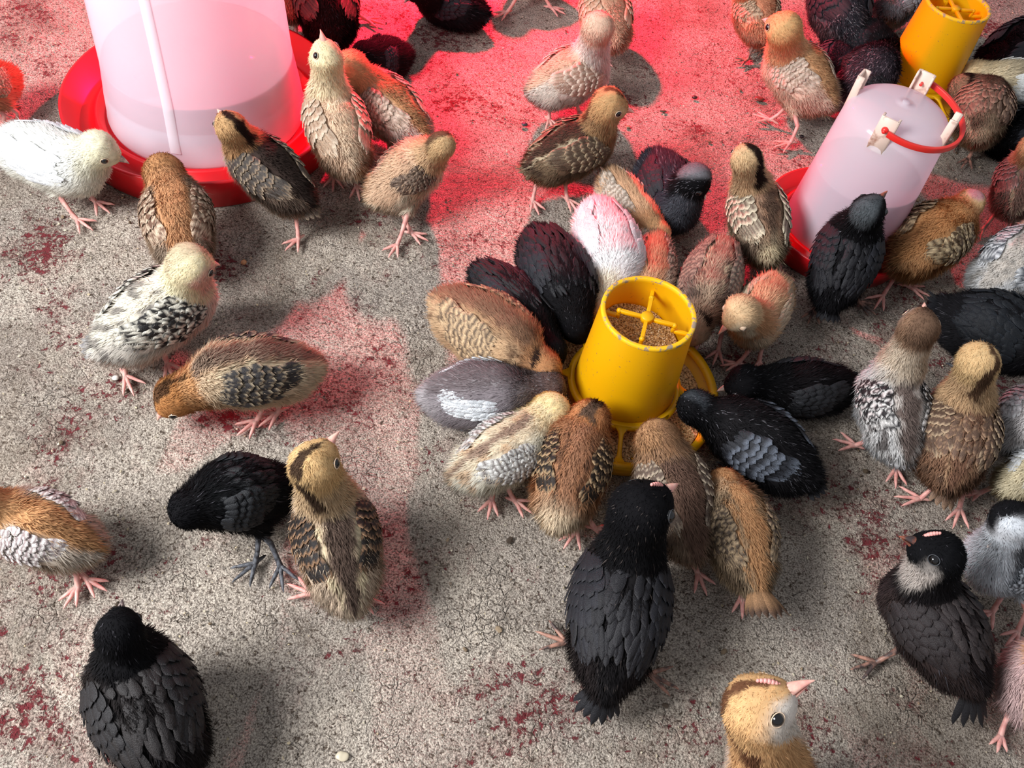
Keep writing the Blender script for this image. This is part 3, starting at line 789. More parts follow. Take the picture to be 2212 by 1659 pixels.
    # wings
    if wings:
        for side in (-1, 1):
            m_ = MB()
            # primaries first (innermost), then coverts overlapping them
            for k in range(8):
                feather(m_, .42 + .03 * k, 97 - 8 * k, (.84 + .05 * k - .012 * k * k), 8.5, side, .0006 + .0003 * k, -26 + 1.5 * k, ws[0] if ws[0] != 'speck' else 'bars', ws[1], ws[2], 0, .0010)
            for row, (a0, la) in enumerate(((.50, .42), (.34, .38), (.18, .36), (.02, .34), (-.12, .30))):
                for k in range(7):
                    sp = 28 * wspan * (1 - .10 * abs(row - 2)); pc = 68 - 4 * a0
                    cA, cB = (ws[1], ws[2]) if row < 3 or len(ws) < 4 else (ws[3], ws[2])
                    feather(m_, a0 + .05 * math.sin(k * 1.1), pc - sp + 2 * sp * k / 6, la, 8.5 * wspan, side, .0026 + .0009 * row, -4, ws[0], cA, cB, 0, .0024)
            m_.build('wing', [M_FEATHER], body, skin(np.array([.3]), np.array([90.]), side, 0)[0])
    # tail
    if tail:
        n_, ln_, ca, cb, st = tail[:5]; ln_ *= 1.2; tipdir = db + ub * (tail[5] if len(tail) > 5 else .35)
        if len(tail) > 6: tipdir = unp(*tail[6]) - (Rp + db * .8 * r)
        tipdir = unit(tipdir); sT = unit(np.cross(tipdir, up)); uT = np.cross(sT, tipdir); uT = uT if uT[2] > 0 else -uT
        m_ = MB(); O_ = Rp + db * .75 * r + ub * .12 * r
        for k in range(n_):
            x = (k - (n_ - 1) / 2) / max(1, (n_ - 1) / 2); U, V_ = np.meshgrid(FU, FV, indexing='ij'); wv = vane_width(U)
            dk = unit(tipdir + sT * x * .52 - uT * x * x * .22); sk = unit(sT * (1 - .3 * abs(x)) - uT * x * .7)
            l_ = ln_ * (1 - .18 * abs(x)) * rs.uniform(.9, 1.08)
            X = O_ + sT * x * .10 * r + dk * (U * l_)[..., None] + sk * (V_ * wv * .0056)[..., None] + uT * (.0012 * (1 - V_ ** 2) + .0007 * (n_ / 2 - abs(k - n_ / 2)) - .12 * l_ * U ** 2)[..., None]
            m_.add(X.reshape(-1, 3), FQ, 0, feather_colour(st, ca, cb, U, V_, rs).reshape(-1, 3))
        m_.build('tail', [M_FEATHER], body, O_)
    # beak
    bm = {'pink': M_BEAKP, 'horn': M_BEAKH, 'white': M_BEAKW, 'dark': M_BEAKD}[beak or pal.get('beak', 'pink')]
    for low in (0,):
        m_ = MB(); Nk, Na = 9, 12; uu = np.linspace(0, 1, Nk); O_ = Hp + dB * hr * .98; ll = bl - hr * .98
        sc = 1.12 * hr / .018
        for part in (0, 1):
            wdt = (.0046 * (1 - uu) ** .95 + .0003) * sc; hup = (.0042 * (1 - uu) ** .85 * (1 + .25 * uu) + .0003) * sc; hdn = .0012 * (1 - uu) * sc
            if part: wdt = wdt * .82; hup = hdn * .5; hdn = (.0030 * (1 - uu) ** .8 + .0002) * sc
            aa = np.linspace(0, 2 * np.pi, Na, endpoint=False); lL = ll * (1 if part == 0 else .84)
            v = []
            for k in range(Nk):
                ctr = O_ + dB * lL * uu[k] + uH * ((-.0020 * uu[k] ** 2.2 + .0004) * sc if part == 0 else -.0018 * sc + .0003 * uu[k] * sc)
                for q in aa:
                    cz = math.sin(q); v.append(ctr + sH * math.cos(q) * wdt[k] + uH * (cz * hup[k] if cz > 0 else cz * hdn[k]))
            i = np.arange(Nk - 1)[:, None]; j = np.arange(Na)[None]
            f = np.stack([i * Na + j, i * Na + (j + 1) % Na, (i + 1) * Na + (j + 1) % Na, (i + 1) * Na + j], -1).reshape(-1, 4)
            m_.add(v, f); m_.add(np.array(v)[-Na:], [list(range(Na))])
        m_.build('beak', [bm], body, O_)
    if comb:
        m_ = MB(); 
        for k in range(9):
            q = k / 8; X = Hp + unit(dB * (1.0 - .5 * q) + uH * (.22 + .62 * q)) * hr * (1.02 + .06 * q)
            ball(m_, X, (.0015 + .0009 * math.sin(math.pi * q)), 0, 10, 8, sc=(1, 1, 1.25))
        m_.build('comb', [M_COMB], body, Hp + uH * hr)
    if eyes:
        for k, e in zip((-1, 1), ec):
            m_ = MB(); out_ = unit(e - Hp); er = .215 * hr
            ring = []; a1 = unit(np.cross(out_, uH)); a2 = np.cross(a1, out_)
            lidm = M_LIDD if (lid or pal.get('lid')) == 'dark' else M_LIDP
            e2 = e + out_ * .0004
            if eyeclose:
                ball(m_, e2 - out_ * er * .4, er * 1.05, 1, 16, 10)
                tube(m_, [e2 + out_ * er * (.66 - .3 * q * q) + a1 * er * q * .9 - a2 * er * .25 * (1 - q * q) for q in np.linspace(-1, 1, 9)], .0003, 6, 0)
            else:
                ball(m_, e2 - out_ * er * .30, er, 0, 20, 14)
                for q in np.linspace(0, 2 * np.pi, 21)[:-1]: ring.append(e2 + out_ * er * .15 + (a1 * math.cos(q) * 1.12 + a2 * math.sin(q) * .95) * er)
                ring.append(ring[0]); tube(m_, ring, .00042, 6, 1, cap=False)
            m_.build('eye', [M_EYE, lidm], body, e2)
    if NCH[0] <= 80: print('chick %2d r=%.3f hr=%.4f LA=%.3f neck=%.3f headz=%.3f %s' % (NCH[0], r, hr, LA, ln, Hp[2], label[:50]))
    return body
BK = dict(back=(34, 33, 37), belly=(44, 43, 48), neck=(27, 26, 29), head=(24, 23, 27), wing=('plain', (34, 35, 42), (74, 78, 90)), leg='slate', beak='horn', lid='dark', frost=(78, 76, 82), fk=.02)
CHIP = dict(back=(160, 124, 92), belly=(230, 212, 182), neck=(204, 168, 124), head=(218, 176, 120), stripe=(62, 42, 34), bstripe=(90, 72, 60), bline=(226, 206, 168), wing=('lace', (52, 44, 38), (170, 142, 106)))
BUFF = dict(back=(218, 160, 106), belly=(238, 218, 190), neck=(218, 160, 108), head=(222, 168, 112), wing=('bars', (134, 100, 72), (214, 186, 150)))
WHITE = dict(back=(226, 226, 220), belly=(226, 222, 208), neck=(226, 222, 200), head=(224, 218, 188), wing=('plain', (222, 225, 227), (238, 240, 240)))
GREY = dict(back=(196, 190, 182), belly=(226, 222, 216), neck=(214, 206, 186), head=(216, 204, 176), wing=('lace', (60, 54, 52), (226, 220, 210)), mott=(120, 112, 108))
PAL = {}
def pal(b, **k): d = dict(b); d.update(k); return d
def tl(n=5, l=.022, a=(92, 72, 58), b=(184, 156, 116), st='edge', up_=.25, at=None): return (n, l, a, b, st, up_) + ((at,) if at else ())
BT = ((30, 30, 35), (52, 52, 58))
K = chick
# --- around the large drinker
K('white downy chick stepping right with its beak over the red tray of the large drinker', (62, 325), (165, 358), 66, (215, 322, .100), 37, (281, 352, .082), [(168, 478, 30), (208, 440, 35)], WHITE, leg='pink', beak='horn', tail=tl(4, .016, (230, 230, 225), (246, 246, 244), 'plain'))
K('ginger chick with brown wings, back to viewer, at the front of the large drinker tray', (392, 520), (378, 440), 70, (354, 372, .085), 40, (345, 335, .060), [], pal(BUFF, back=(206, 146, 92), head=(196, 140, 86), neck=(206, 148, 96), bstripe=(214, 156, 104), bw=.45, wing=('speck', (120, 84, 62), (216, 190, 160)), side=(196, 172, 148)), eyes=False)
K('cream chick with black-speckled wings and grey tail, in front of the ginger chick', (285, 715), (392, 640), 80, (412, 572, .130), 46, (472, 570, .112), [(272, 815, 60), (362, 788, 60)], pal(GREY, back=(232, 224, 204), belly=(234, 208, 192), neck=(234, 224, 184), head=(234, 220, 176), crown=(206, 186, 150), side=(214, 206, 194), wing=('speck', (34, 32, 32), (232, 226, 208)), throat=(232, 186, 166)), tail=tl(6, .026, (176, 172, 168), (120, 116, 116), 'bars', .1, (145, 742, .055)))
K('tan chick with a dark patterned wing bending its ginger head low to the left', (612, 800), (485, 808), 76, (378, 858, .048), 44, (328, 918, .016), [(555, 912, 150), (600, 895, 150)], pal(CHIP, back=(206, 172, 136), belly=(236, 222, 194), side=(226, 200, 164), neck=(206, 150, 92), head=(196, 132, 66), stripe=(92, 60, 34), sw=.28, bstripe=(150, 124, 104), wing=('lace', (48, 44, 44), (176, 156, 126))), tail=tl(4, .014, (170, 130, 104), (210, 180, 150)))
K('mottled brown chick with dark crown stripe reaching up to the large drinker', (622, 408), (545, 338), 60, (497, 272, .135), 32, (466, 230, .140), [(645, 520, 140), (532, 402, 150)], pal(CHIP, back=(96, 78, 66), belly=(214, 192, 168), side=(110, 92, 78), mott=(58, 46, 40), neck=(188, 142, 92), head=(204, 160, 104), bstripe=(64, 50, 44), bw=.5, bline=(130, 106, 86), wing=('lace', (70, 62, 56), (160, 138, 112))), tail=tl(6, .026, (80, 72, 66), (130, 112, 92), 'edge', .0, (690, 465, .045)), cl=(.032, .046))
K('pale yellow chick stretching its neck and beak straight up beside the large drinker', (745, 322), (716, 235), 64, (704, 122, .165), 34, (695, 72, .195), [(770, 405, 80), (722, 385, 100)], pal(BUFF, back=(230, 194, 160), belly=(240, 214, 188), neck=(240, 222, 180), head=(240, 224, 176), side=(222, 186, 152), bstripe=(240, 210, 176), bw=.35, wing=('edge', (170, 138, 108), (226, 204, 176))), tail=tl(6, .022, (190, 160, 124), (96, 80, 68), 'edge', .1, (770, 385, .05)), eyes=True, cl=(.032, .046))
K('pinkish buff chick turning away behind the pale yellow chick, head bent over the tray', (878, 268), (812, 205), 58, (757, 146, .115), 34, (735, 190, .095), [(842, 345, 60), (800, 335, 20)], pal(BUFF, wing=('bars', (150, 126, 104), (224, 200, 178)), side=(228, 206, 190)), tail=tl(4, .018, (66, 54, 48), (200, 170, 140), 'edge', .1, (960, 290, .05)), eyes=False)
K('small scruffy buff chick with brown wing turning its dark capped head away', (850, 400), (905, 355), 56, (956, 312, .120), 27, (975, 285, .110), [(858, 532, 130), (890, 508, 20)], pal(BUFF, belly=(232, 216, 190), back=(224, 186, 150), neck=(206, 168, 124), head=(206, 168, 116), crown=(110, 80, 56), wing=('bars', (86, 66, 54), (150, 126, 106))), wspan=.85, fluff=1.2, eyes=False)
# --- middle, on the red lit floor
K('brown partridge-patterned chick standing side on, facing right, pale tan head', (1192, 345), (1275, 305), 58, (1316, 226, .135), 36, (1365, 240, .128), [(1150, 438, 60), (1225, 435, 40)], pal(CHIP, back=(116, 84, 62), belly=(196, 168, 130), side=(128, 104, 78), neck=(166, 128, 84), head=(206, 160, 102), throat=(206, 180, 126), face=(220, 196, 140), stripe=(120, 76, 46), sw=.2, mott=(70, 50, 40), bstripe=(86, 60, 48), wing=('lace', (98, 78, 60), (168, 146, 112))), tail=tl(6, .024, (110, 88, 66), (150, 122, 90), 'bars', .0, (1118, 372, .05)))
K('pale peach chick with brown layered wing and a long raised neck, behind the partridge chick', (1196, 182), (1266, 150), 56, (1292, 58, .150), 33, (1300, 20, .150), [(1185, 262, 60), (1250, 245, 50)], pal(BUFF, back=(236, 190, 160), belly=(232, 226, 218), neck=(232, 222, 210), head=(236, 200, 170), throat=(226, 220, 214), side=(224, 210, 196), wing=('edge', (176, 136, 110), (230, 208, 186))), tail=tl(5, .016, (176, 140, 116), (220, 196, 170)), eyes=False)
K('peach coloured chick seen from behind at the top edge, right behind the long-necked chick', (1318, 62), (1300, 5), 52, (1280, -60, .12), 32, (1270, -100, .12), [(1300, 130, 60)], pal(BUFF, back=(236, 184, 150), wing=('edge', (206, 150, 112), (236, 204, 172))))
K('dark red-brown chick hunched at the top edge just right of the large drinker', (712, 42), (698, -28), 66, (660, -70, .10), 34, (640, -90, .10), [(672, 112, 120), (790, 45, 10)], pal(BK, back=(64, 36, 34), belly=(70, 44, 40), wing=('edge', (70, 38, 36), (120, 70, 64)), leg='pink'))
K('reddish chick mostly hidden behind the large drinker at the top edge', (632, 12), (628, -30), 34, (625, -70, .10), 26, (622, -95, .10), [(640, 85, 90)], pal(BUFF, back=(196, 110, 84)), wings=False)
K('black chick lying down at the top edge in the brightest red light', (1005, 22), (948, 2), 46, (903, -28, .085), 30, (872, 6, .075), [], BK, cl=(0, 0), tail=tl(5, .022, *BT, 'plain', .1), leg='slate')
K('black chick curled in a ball on the red floor behind the pale yellow chick', (842, 126), (816, 130), 44, (786, 118, .045), 27, (768, 122, .035), [], pal(BK, back=(44, 32, 36)), cl=(0, 0), tail=tl(4, .015, *BT, 'plain', .1, (886, 118, .045)), eyes=False)
K('pale chick cut by the top edge, pink legs on a grey patch of floor', (1170, -70), (1130, -90), 50, (1085, -150, .12), 30, (1060, -160, .12), [(1190, 20, 20), (1095, 30, 160)], BUFF)
K('orange chick at the left edge facing out of view, behind the white chick', (-8, 178), (-50, 190), 46, (-95, 190, .10), 32, (-140, 200, .09), [(38, 262, 200), (8, 275, 190)], pal(BUFF, back=(200, 120, 76), belly=(216, 150, 112)))
# --- top right
K('tall buff chick with orange head turned left and pale barred wing', (1752, 192), (1704, 138), 60, (1692, 62, .145), 37, (1652, 42, .14), [(1662, 262, 200), (1706, 312, 170), ], pal(BUFF, back=(226, 172, 116), belly=(236, 210, 180), side=(236, 200, 174), neck=(232, 178, 124), head=(232, 184, 116), wing=('bars', (170, 142, 118), (228, 206, 184))), tail=tl(4, .015, (206, 160, 110), (228, 196, 156)))
K('small orange chick at the top edge, standing just behind the buff chick with barred wing', (1642, 52), (1625, 8), 46, (1610, -50, .12), 30, (1590, -80, .12), [(1612, 132, 170), (1650, 110, 170)], pal(BUFF, back=(232, 160, 116), belly=(236, 186, 150)), leg='mixed')
K('charcoal chick with sparse grey down at the top edge, left of the far yellow feeder', (1825, 45), (1800, -15), 62, (1790, -80, .12), 34, (1790, -110, .12), [(1760, 125, 180)], pal(BK, back=(60, 58, 66), belly=(120, 96, 100), frost=(150, 146, 152), fk=.12), leg='mixed', cl=(.03,.04))
K('black chick crouching with its head in toward the far yellow feeder', (1830, 92), (1880, 88), 44, (1912, 105, .06), 30, (1935, 140, .03), [], BK, cl=(.018, .03), tail=tl(4, .014, *BT, 'plain'))
K('grey and white chick at the top edge beside the far yellow feeder', (1928, 15), (1950, -20), 44, (1970, -50, .10), 30, (1985, -70, .10), [], pal(GREY, back=(140, 140, 146), belly=(200, 200, 200), wing=('plain', (170, 170, 174), (200, 200, 204))))
K('smoky plum-grey chick lying behind the buff chick with barred wing', (1790, 148), (1820, 120), 42, (1845, 100, .05), 28, (1860, 85, .04), [], pal(BK, back=(84, 66, 78), belly=(110, 92, 100), wing=('plain', (76, 62, 72), (120, 104, 112))), cl=(0, 0), eyes=False)
K('ruffled dark grey chick sitting with its rump toward the small drinker', (1862, 178), (1885, 150), 58, (1915, 110, .06), 32, (1935, 90, .05), [], pal(BK, back=(66, 56, 64), belly=(120, 106, 114), frost=(160, 140, 150), fk=.10, rump=(140, 118, 128), wing=('plain', (34, 32, 36), (90, 84, 90))), cl=(.02, .036), eyes=False)
K('black chick seen from behind in the upper right corner, right of the far yellow feeder', (2165, 125), (2235, 88), 56, (2290, 60, .08), 32, (2320, 50, .07), [], BK, cl=(.002, .006), tail=tl(5, .02, *BT, 'plain'))
K('cream chick with white wing pecking leftward under the far yellow feeder', (2235, 190), (2165, 178), 48, (2102, 168, .055), 34, (2062, 195, .035), [], pal(WHITE, back=(232, 214, 176), head=(234, 206, 156), neck=(234, 214, 172), face=(206, 206, 200), wing=('edge', (222, 224, 220), (246, 246, 240))), beak='horn')
K('brown feathered chick with a cream rump seen from behind, right of the small drinker', (2118, 262), (2125, 215), 58, (2082, 190, .075), 30, (2064, 175, .06), [(2090, 345, 120), (2062, 310, 150)], pal(CHIP, back=(122, 92, 74), belly=(216, 192, 160), side=(110, 84, 68), neck=(130, 100, 78), head=(150, 120, 90), bstripe=(118, 88, 70), bw=.7, rump=(206, 178, 144), wing=('edge', (104, 76, 62), (170, 136, 110)), mantle=('edge', (108, 80, 64), (160, 126, 102))), leg='mixed', eyes=False)
K('black chick lying at the right edge behind the brown feathered chick', (2180, 300), (2230, 270), 46, (2280, 250, .06), 30, (2300, 245, .05), [], BK, cl=(0, .002))
K('pinkish brown chick at the right edge standing behind the ginger chick', (2195, 425), (2210, 375), 50, (2235, 320, .12), 30, (2250, 290, .12), [(2120, 500, 150), (2175, 520, 90)], pal(CHIP, back=(160, 128, 112), belly=(206, 178, 162), bstripe=(140, 108, 94), wing=('lace', (120, 100, 90), (180, 160, 150))), leg='mixed')
# --- between the drinker and the yellow feeder
K('charcoal chick with a white beak and frosted crown resting on the red floor', (1428, 385), (1455, 440), 66, (1502, 388, .090), 34, (1526, 432, .062), [], pal(BK, back=(58, 52, 62), belly=(70, 72, 80), crown=(120, 118, 124), crop=(74, 76, 84), frost=(120, 118, 126), fk=.06), cl=(0, 0), beak='white', wings=True)
K('buff chick squeezed behind the white chick, its tail toward the partridge chick', (1330, 405), (1385, 468), 42, (1420, 510, .05), 28, (1430, 540, .03), [], pal(BUFF, back=(224, 176, 132), belly=(230, 216, 200), wing=('bars', (150, 128, 108), (228, 210, 190))), eyes=False, cl=(.006, .008), tail=tl(5, .02, (190, 140, 116), (230, 190, 160), 'edge', .2, (1296, 362, .05)))
K('plump white chick with its tail up and its head behind the central yellow feeder', (1298, 492), (1325, 575), 68, (1302, 655, .050), 34, (1320, 690, .03), [], pal(WHITE, back=(240, 238, 238), neck=(236, 226, 200), head=(232, 220, 184)), tail=tl(5, .02, (232, 224, 218), (190, 160, 150), 'edge', .5, (1285, 415, .075)), eyes=False)
K('ginger-backed chick with dark-edged wings, head hidden behind the central yellow feeder', (1408, 545), (1404, 612), 48, (1392, 665, .045), 28, (1385, 690, .03), [], pal(BUFF, back=(214, 158, 116), bstripe=(214, 158, 116), bw=.5, side=(228, 204, 178), wing=('speck', (90, 66, 54), (216, 190, 164))), tail=tl(3, .010, (206, 150, 110), (216, 170, 130)), eyes=False)
K('grey-brown mottled chick feeding at the right rear of the central yellow feeder, tail raised', (1548, 568), (1522, 645), 60, (1500, 715, .050), 30, (1480, 745, .03), [(1490, 770, 200), (1550, 760, 110)], pal(CHIP, back=(150, 122, 102), belly=(196, 164, 140), neck=(176, 140, 114), head=(180, 146, 116), bstripe=(196, 168, 140), bw=.22, mott=(84, 72, 64), side=(130, 112, 98), wing=('bars', (96, 84, 74), (170, 148, 126))), tail=tl(5, .02, (110, 94, 80), (160, 136, 112), 'edge', .3, (1580, 508, .08)), eyes=False)
K('tan chick with bold dark crown stripe, facing away left of the small drinker', (1648, 515), (1628, 432), 60, (1612, 342, .140), 32, (1600, 305, .140), [(1685, 590, 60), (1600, 595, 120)], pal(CHIP, back=(176, 134, 104), belly=(230, 214, 180), side=(176, 150, 124), neck=(210, 172, 126), head=(224, 188, 136), sw=.42, bstripe=(120, 92, 74), bw=.25, bline=(170, 136, 108), rump=(222, 202, 162), mott=(110, 86, 70), wing=('edge', (116, 94, 78), (230, 214, 182))), tail=tl(4, .012, (130, 108, 88), (200, 176, 140)))
K('sleek black chick in front of the small drinker, head tilted up to the right', (1808, 605), (1842, 515), 66, (1876, 455, .158), 35, (1920, 408, .175), [(1758, 672, 110), (1852, 655, 30)], pal(BK, crown=(84, 90, 94), frost=(110, 110, 118), fk=.02, wing=('plain', (30, 31, 37), (70, 74, 84)), mantle=('plain', (30, 30, 35), (60, 62, 70))), tail=tl(6, .028, *BT, 'plain', .0, (1792, 680, .035)), leg='mixed', beak='dark', cl=(.026, .062))
K('sleepy tan chick facing lower left with pink beak, right of the central yellow feeder', (1664, 640), (1628, 698), 52, (1600, 676, .118), 37, (1548, 724, .092), [(1590, 790, 180), (1638, 785, 90)], pal(BUFF, back=(226, 180, 134), belly=(226, 198, 162), neck=(206, 150, 100), head=(228, 190, 140), throat=(226, 206, 170), face=(226, 208, 172), wing=('plain', (206, 178, 146), (230, 210, 186))), eyeclose=True, wspan=.7)
K('ginger orange chick facing away right, nearly bare pink nape, beside the small drinker', (1978, 540), (2042, 492), 68, (2098, 436, .095), 27, (2130, 420, .095), [(1905, 642, 130), (1962, 622, 20)], pal(BUFF, back=(206, 146, 84), belly=(222, 176, 124), neck=(214, 160, 104), head=(228, 196, 140), side=(206, 152, 96), wing=('speck', (92, 70, 48), (214, 186, 140))), bare='head', fluff=1.25, eyes=False, tail=tl(3, .012, (150, 110, 66), (206, 156, 100)))
# --- right side
K('white chick with grey barred wings at the right edge below the ginger orange chick', (2160, 598), (2225, 545), 68, (2260, 480, .11), 34, (2290, 450, .11), [], pal(GREY, back=(216, 208, 198), belly=(230, 230, 230), neck=(220, 214, 190), head=(224, 216, 186), side=(216, 216, 216), mott=(190, 184, 176), wing=('bars', (96, 100, 108), (230, 232, 234))), tail=tl(4, .016, (210, 212, 214), (236, 236, 236), 'plain'))
K('big glossy black chick at the right edge with its tail pointing left', (2100, 698), (2195, 735), 82, (2285, 760, .09), 40, (2330, 770, .08), [], pal(BK, mantle=('plain', (24, 28, 34), (58, 68, 80)), wing=('plain', (24, 28, 34), (60, 72, 86))), tail=tl(6, .03, *BT, 'plain', .1, (2015, 652, .07)))
K('white chick speckled with black, brown crown, stretching its neck up and away', (1935, 928), (1922, 842), 70, (1986, 705, .160), 40, (1998, 655, .165), [(1845, 965, 200), (1932, 1015, 90)], pal(GREY, back=(206, 196, 188), belly=(226, 230, 234), neck=(216, 196, 170), head=(150, 116, 88), crown=(122, 92, 70), face=(226, 214, 200), side=(224, 222, 220), mott=(84, 70, 66), bstripe=(130, 112, 104), bw=.3, wing=('speck', (44, 40, 42), (232, 228, 224))), tail=tl(5, .02, (190, 188, 190), (90, 86, 88), 'bars', .1))
K('brown chick with yellow tan head and dark nape stripe, beside the speckled chick', (2056, 985), (2074, 898), 80, (2114, 780, .160), 42, (2142, 732, .150), [(1985, 1080, 190), (2070, 1100, 100)], pal(CHIP, back=(156, 114, 84), belly=(176, 140, 110), side=(150, 110, 82), neck=(206, 168, 122), head=(228, 190, 130), stripe=(98, 70, 48), sw=.32, mott=(110, 82, 64), mk=.9, bstripe=(140, 100, 76), bw=.3, bline=(190, 150, 112), wing=('lace', (100, 76, 60), (196, 166, 130)), mantle=('lace', (112, 84, 66), (172, 134, 100))), tail=tl(6, .03, (112, 84, 66), (150, 118, 92), 'edge', .0, (2045, 1098, .035)), beak='pink')
K('fluffy white chick at the right edge behind the brown chick with the nape stripe', (2205, 925), (2245, 880), 62, (2290, 830, .1), 34, (2300, 810, .1), [], pal(GREY, back=(220, 214, 212), belly=(228, 226, 226), side=(222, 220, 220), mott=(190, 184, 182), wing=('speck', (190, 186, 188), (236, 236, 236))))
K('cream chick at the right edge with one pink foot stepping left', (2200, 1038), (2250, 1010), 44, (2290, 980, .09), 28, (2310, 970, .09), [(2112, 1068, 170)], pal(WHITE, back=(216, 202, 166), belly=(222, 208, 176)))
K('black and white chick at the right edge looking down, white collar under a black crown', (2235, 1195), (2150, 1212), 68, (2186, 1128, .130), 44, (2132, 1182, .100), [(2140, 1325, 140), (2195, 1365, 130)], pal(BK, back=(60, 62, 70), belly=(216, 224, 230), side=(120, 126, 134), crop=(220, 226, 232), throat=(222, 228, 234), neck=(90, 92, 98), head=(30, 30, 34), face=(206, 206, 210), wing=('bars', (40, 42, 48), (190, 196, 204))), beak='horn', leg='pink')
K('brown black chick with pale throat and small comb, looking up to the left', (2055, 1405), (1988, 1292), 88, (2022, 1198, .140), 54, (1938, 1152, .150), [(1890, 1432, 165)], pal(BK, back=(52, 42, 42), belly=(62, 50, 50), neck=(38, 34, 36), head=(24, 24, 28), throat=(212, 200, 190), tcut=1, side=(60, 48, 46), mantle=('plain', (48, 40, 40), (82, 66, 60)), wing=('plain', (46, 39, 40), (84, 68, 62))), tail=tl(7, .045, (32, 30, 33), (50, 46, 48), 'plain', .0, (2120, 1560, .025)), comb=True, beak='dark', leg='mixed', toe=.03, crown=(.45, -.75, .45))
K('half-feathered pinkish chick in the lower right corner with a bare pink flank', (2222, 1500), (2232, 1440), 56, (2290, 1400, .1), 30, (2310, 1390, .1), [(2158, 1590, 100), (2215, 1560, 20)], pal(BUFF, back=(196, 166, 140), belly=(214, 178, 172), side=(208, 174, 170)), bare='rump', wings=False)
K('black chick lying right of the central yellow feeder, beak pointing left', (1782, 838), (1690, 842), 60, (1606, 826, .060), 36, (1554, 842, .040), [], pal(BK, back=(34, 30, 33), wing=('plain', (30, 31, 35), (56, 58, 66))), cl=(.002, .002), tail=tl(5, .022, *BT, 'plain', .1, (1858, 800, .04)))
K('large black chick with white barred wings eating right of the central feeder', (1688, 995), (1600, 930), 80, (1500, 880, .065), 38, (1472, 872, .040), [], pal(BK, back=(40, 38, 41), frost=(120, 118, 124), fk=.03, crown=(70, 74, 80), wing=('tip', (36, 38, 45), (104, 112, 126))), cl=(.012, .018), tail=tl(6, .028, *BT, 'plain', .0), eyes=False)
# --- crowd at the front and left of the central feeder
K('plump glossy black chick with raised tail tuft, head behind the central feeder', (1178, 550), (1222, 632), 70, (1244, 705, .050), 36, (1265, 740, .03), [], pal(BK, mantle=('plain', (28, 29, 33), (50, 54, 62))), tail=tl(7, .018, *BT, 'plain', .5, (1125, 478, .085)), eyes=False)
K('slimmer black chick wedged between the glossy black chick and the large tan chick', (1064, 612), (1140, 672), 52, (1192, 760, .055), 32, (1215, 800, .03), [], pal(BK, mantle=('plain', (30, 29, 32), (60, 56, 58))), tail=tl(6, .018, *BT, 'plain', .3, (1018, 572, .07)), eyes=False)
K('large tan and brown chick feeding from the left with a barred wing and raised tail', (1005, 685), (1098, 740), 78, (1172, 800, .060), 42, (1205, 840, .03), [], pal(CHIP, back=(160, 120, 88), belly=(222, 184, 140), side=(206, 170, 128), neck=(176, 126, 82), head=(190, 134, 82), bstripe=(142, 106, 80), bw=.3, bline=(190, 150, 108), mott=(120, 88, 64), wing=('bars', (104, 84, 66), (216, 180, 134))), tail=tl(6, .02, (132, 108, 90), (176, 146, 116), 'edge', .3, (928, 618, .08)), eyes=False)
K('smoky grey chick with one white wing, left of the central yellow feeder', (988, 856), (1078, 850), 70, (1182, 838, .055), 42, (1222, 850, .035), [], pal(BK, back=(112, 100, 102), belly=(196, 190, 192), neck=(110, 92, 90), head=(110, 88, 82), side=(136, 126, 130), rump=(170, 162, 164), wing=('plain', (214, 218, 222), (240, 242, 244)), frost=(150, 142, 144), fk=.1), cl=(.018, .03), wspan=.6, eyes=False)
K('cream chick with grey barred wings, pale yellow head bent toward the feeder', (1042, 1002), (1128, 952), 68, (1192, 890, .070), 42, (1225, 880, .045), [(1062, 1082, 100), (1112, 1085, 30)], pal(GREY, back=(224, 206, 176), belly=(234, 230, 214), neck=(232, 212, 168), head=(236, 214, 160), bstripe=(160, 132, 112), bw=.12, side=(228, 220, 200), mott=(206, 170, 132), wing=('bars', (120, 110, 106), (228, 226, 220))), eyes=False)
K('ginger chick with black laced wings and cream rump, feeding with back to viewer', (1222, 1062), (1246, 965), 76, (1274, 905, .075), 42, (1285, 870, .045), [(1245, 1148, 120), (1285, 1145, 20)], pal(CHIP, back=(182, 124, 82), belly=(236, 220, 188), side=(190, 136, 92), neck=(206, 140, 82), head=(204, 140, 82), stripe=(110, 84, 66), sw=.3, bstripe=(176, 124, 88), bw=.2, bline=(104, 72, 54), rump=(232, 206, 170), wing=('lace', (44, 34, 28), (186, 152, 108))), fluff=1.25, tail=tl(3, .012, (160, 120, 84), (206, 170, 130), 'edge', .4, (1190, 1075, .06)), eyes=False)
K('brown scruffy chick with pale lace-edged shoulders, its tail hidden between two other chicks', (1474, 1128), (1442, 1015), 74, (1420, 950, .085), 46, (1405, 910, .055), [(1505, 1240, 60)], pal(CHIP, back=(150, 116, 92), belly=(196, 160, 128), side=(170, 142, 116), neck=(170, 128, 92), head=(186, 138, 92), stripe=(176, 130, 90), bstripe=(120, 90, 74), bw=.45, bline=(150, 118, 94), mott=(120, 96, 80), wing=('lace', (98, 80, 68), (196, 176, 150))), fluff=1.25, tail=tl(6, .024, (130, 104, 90), (176, 150, 130), 'edge', .0, (1490, 1200, .04)), eyes=False)
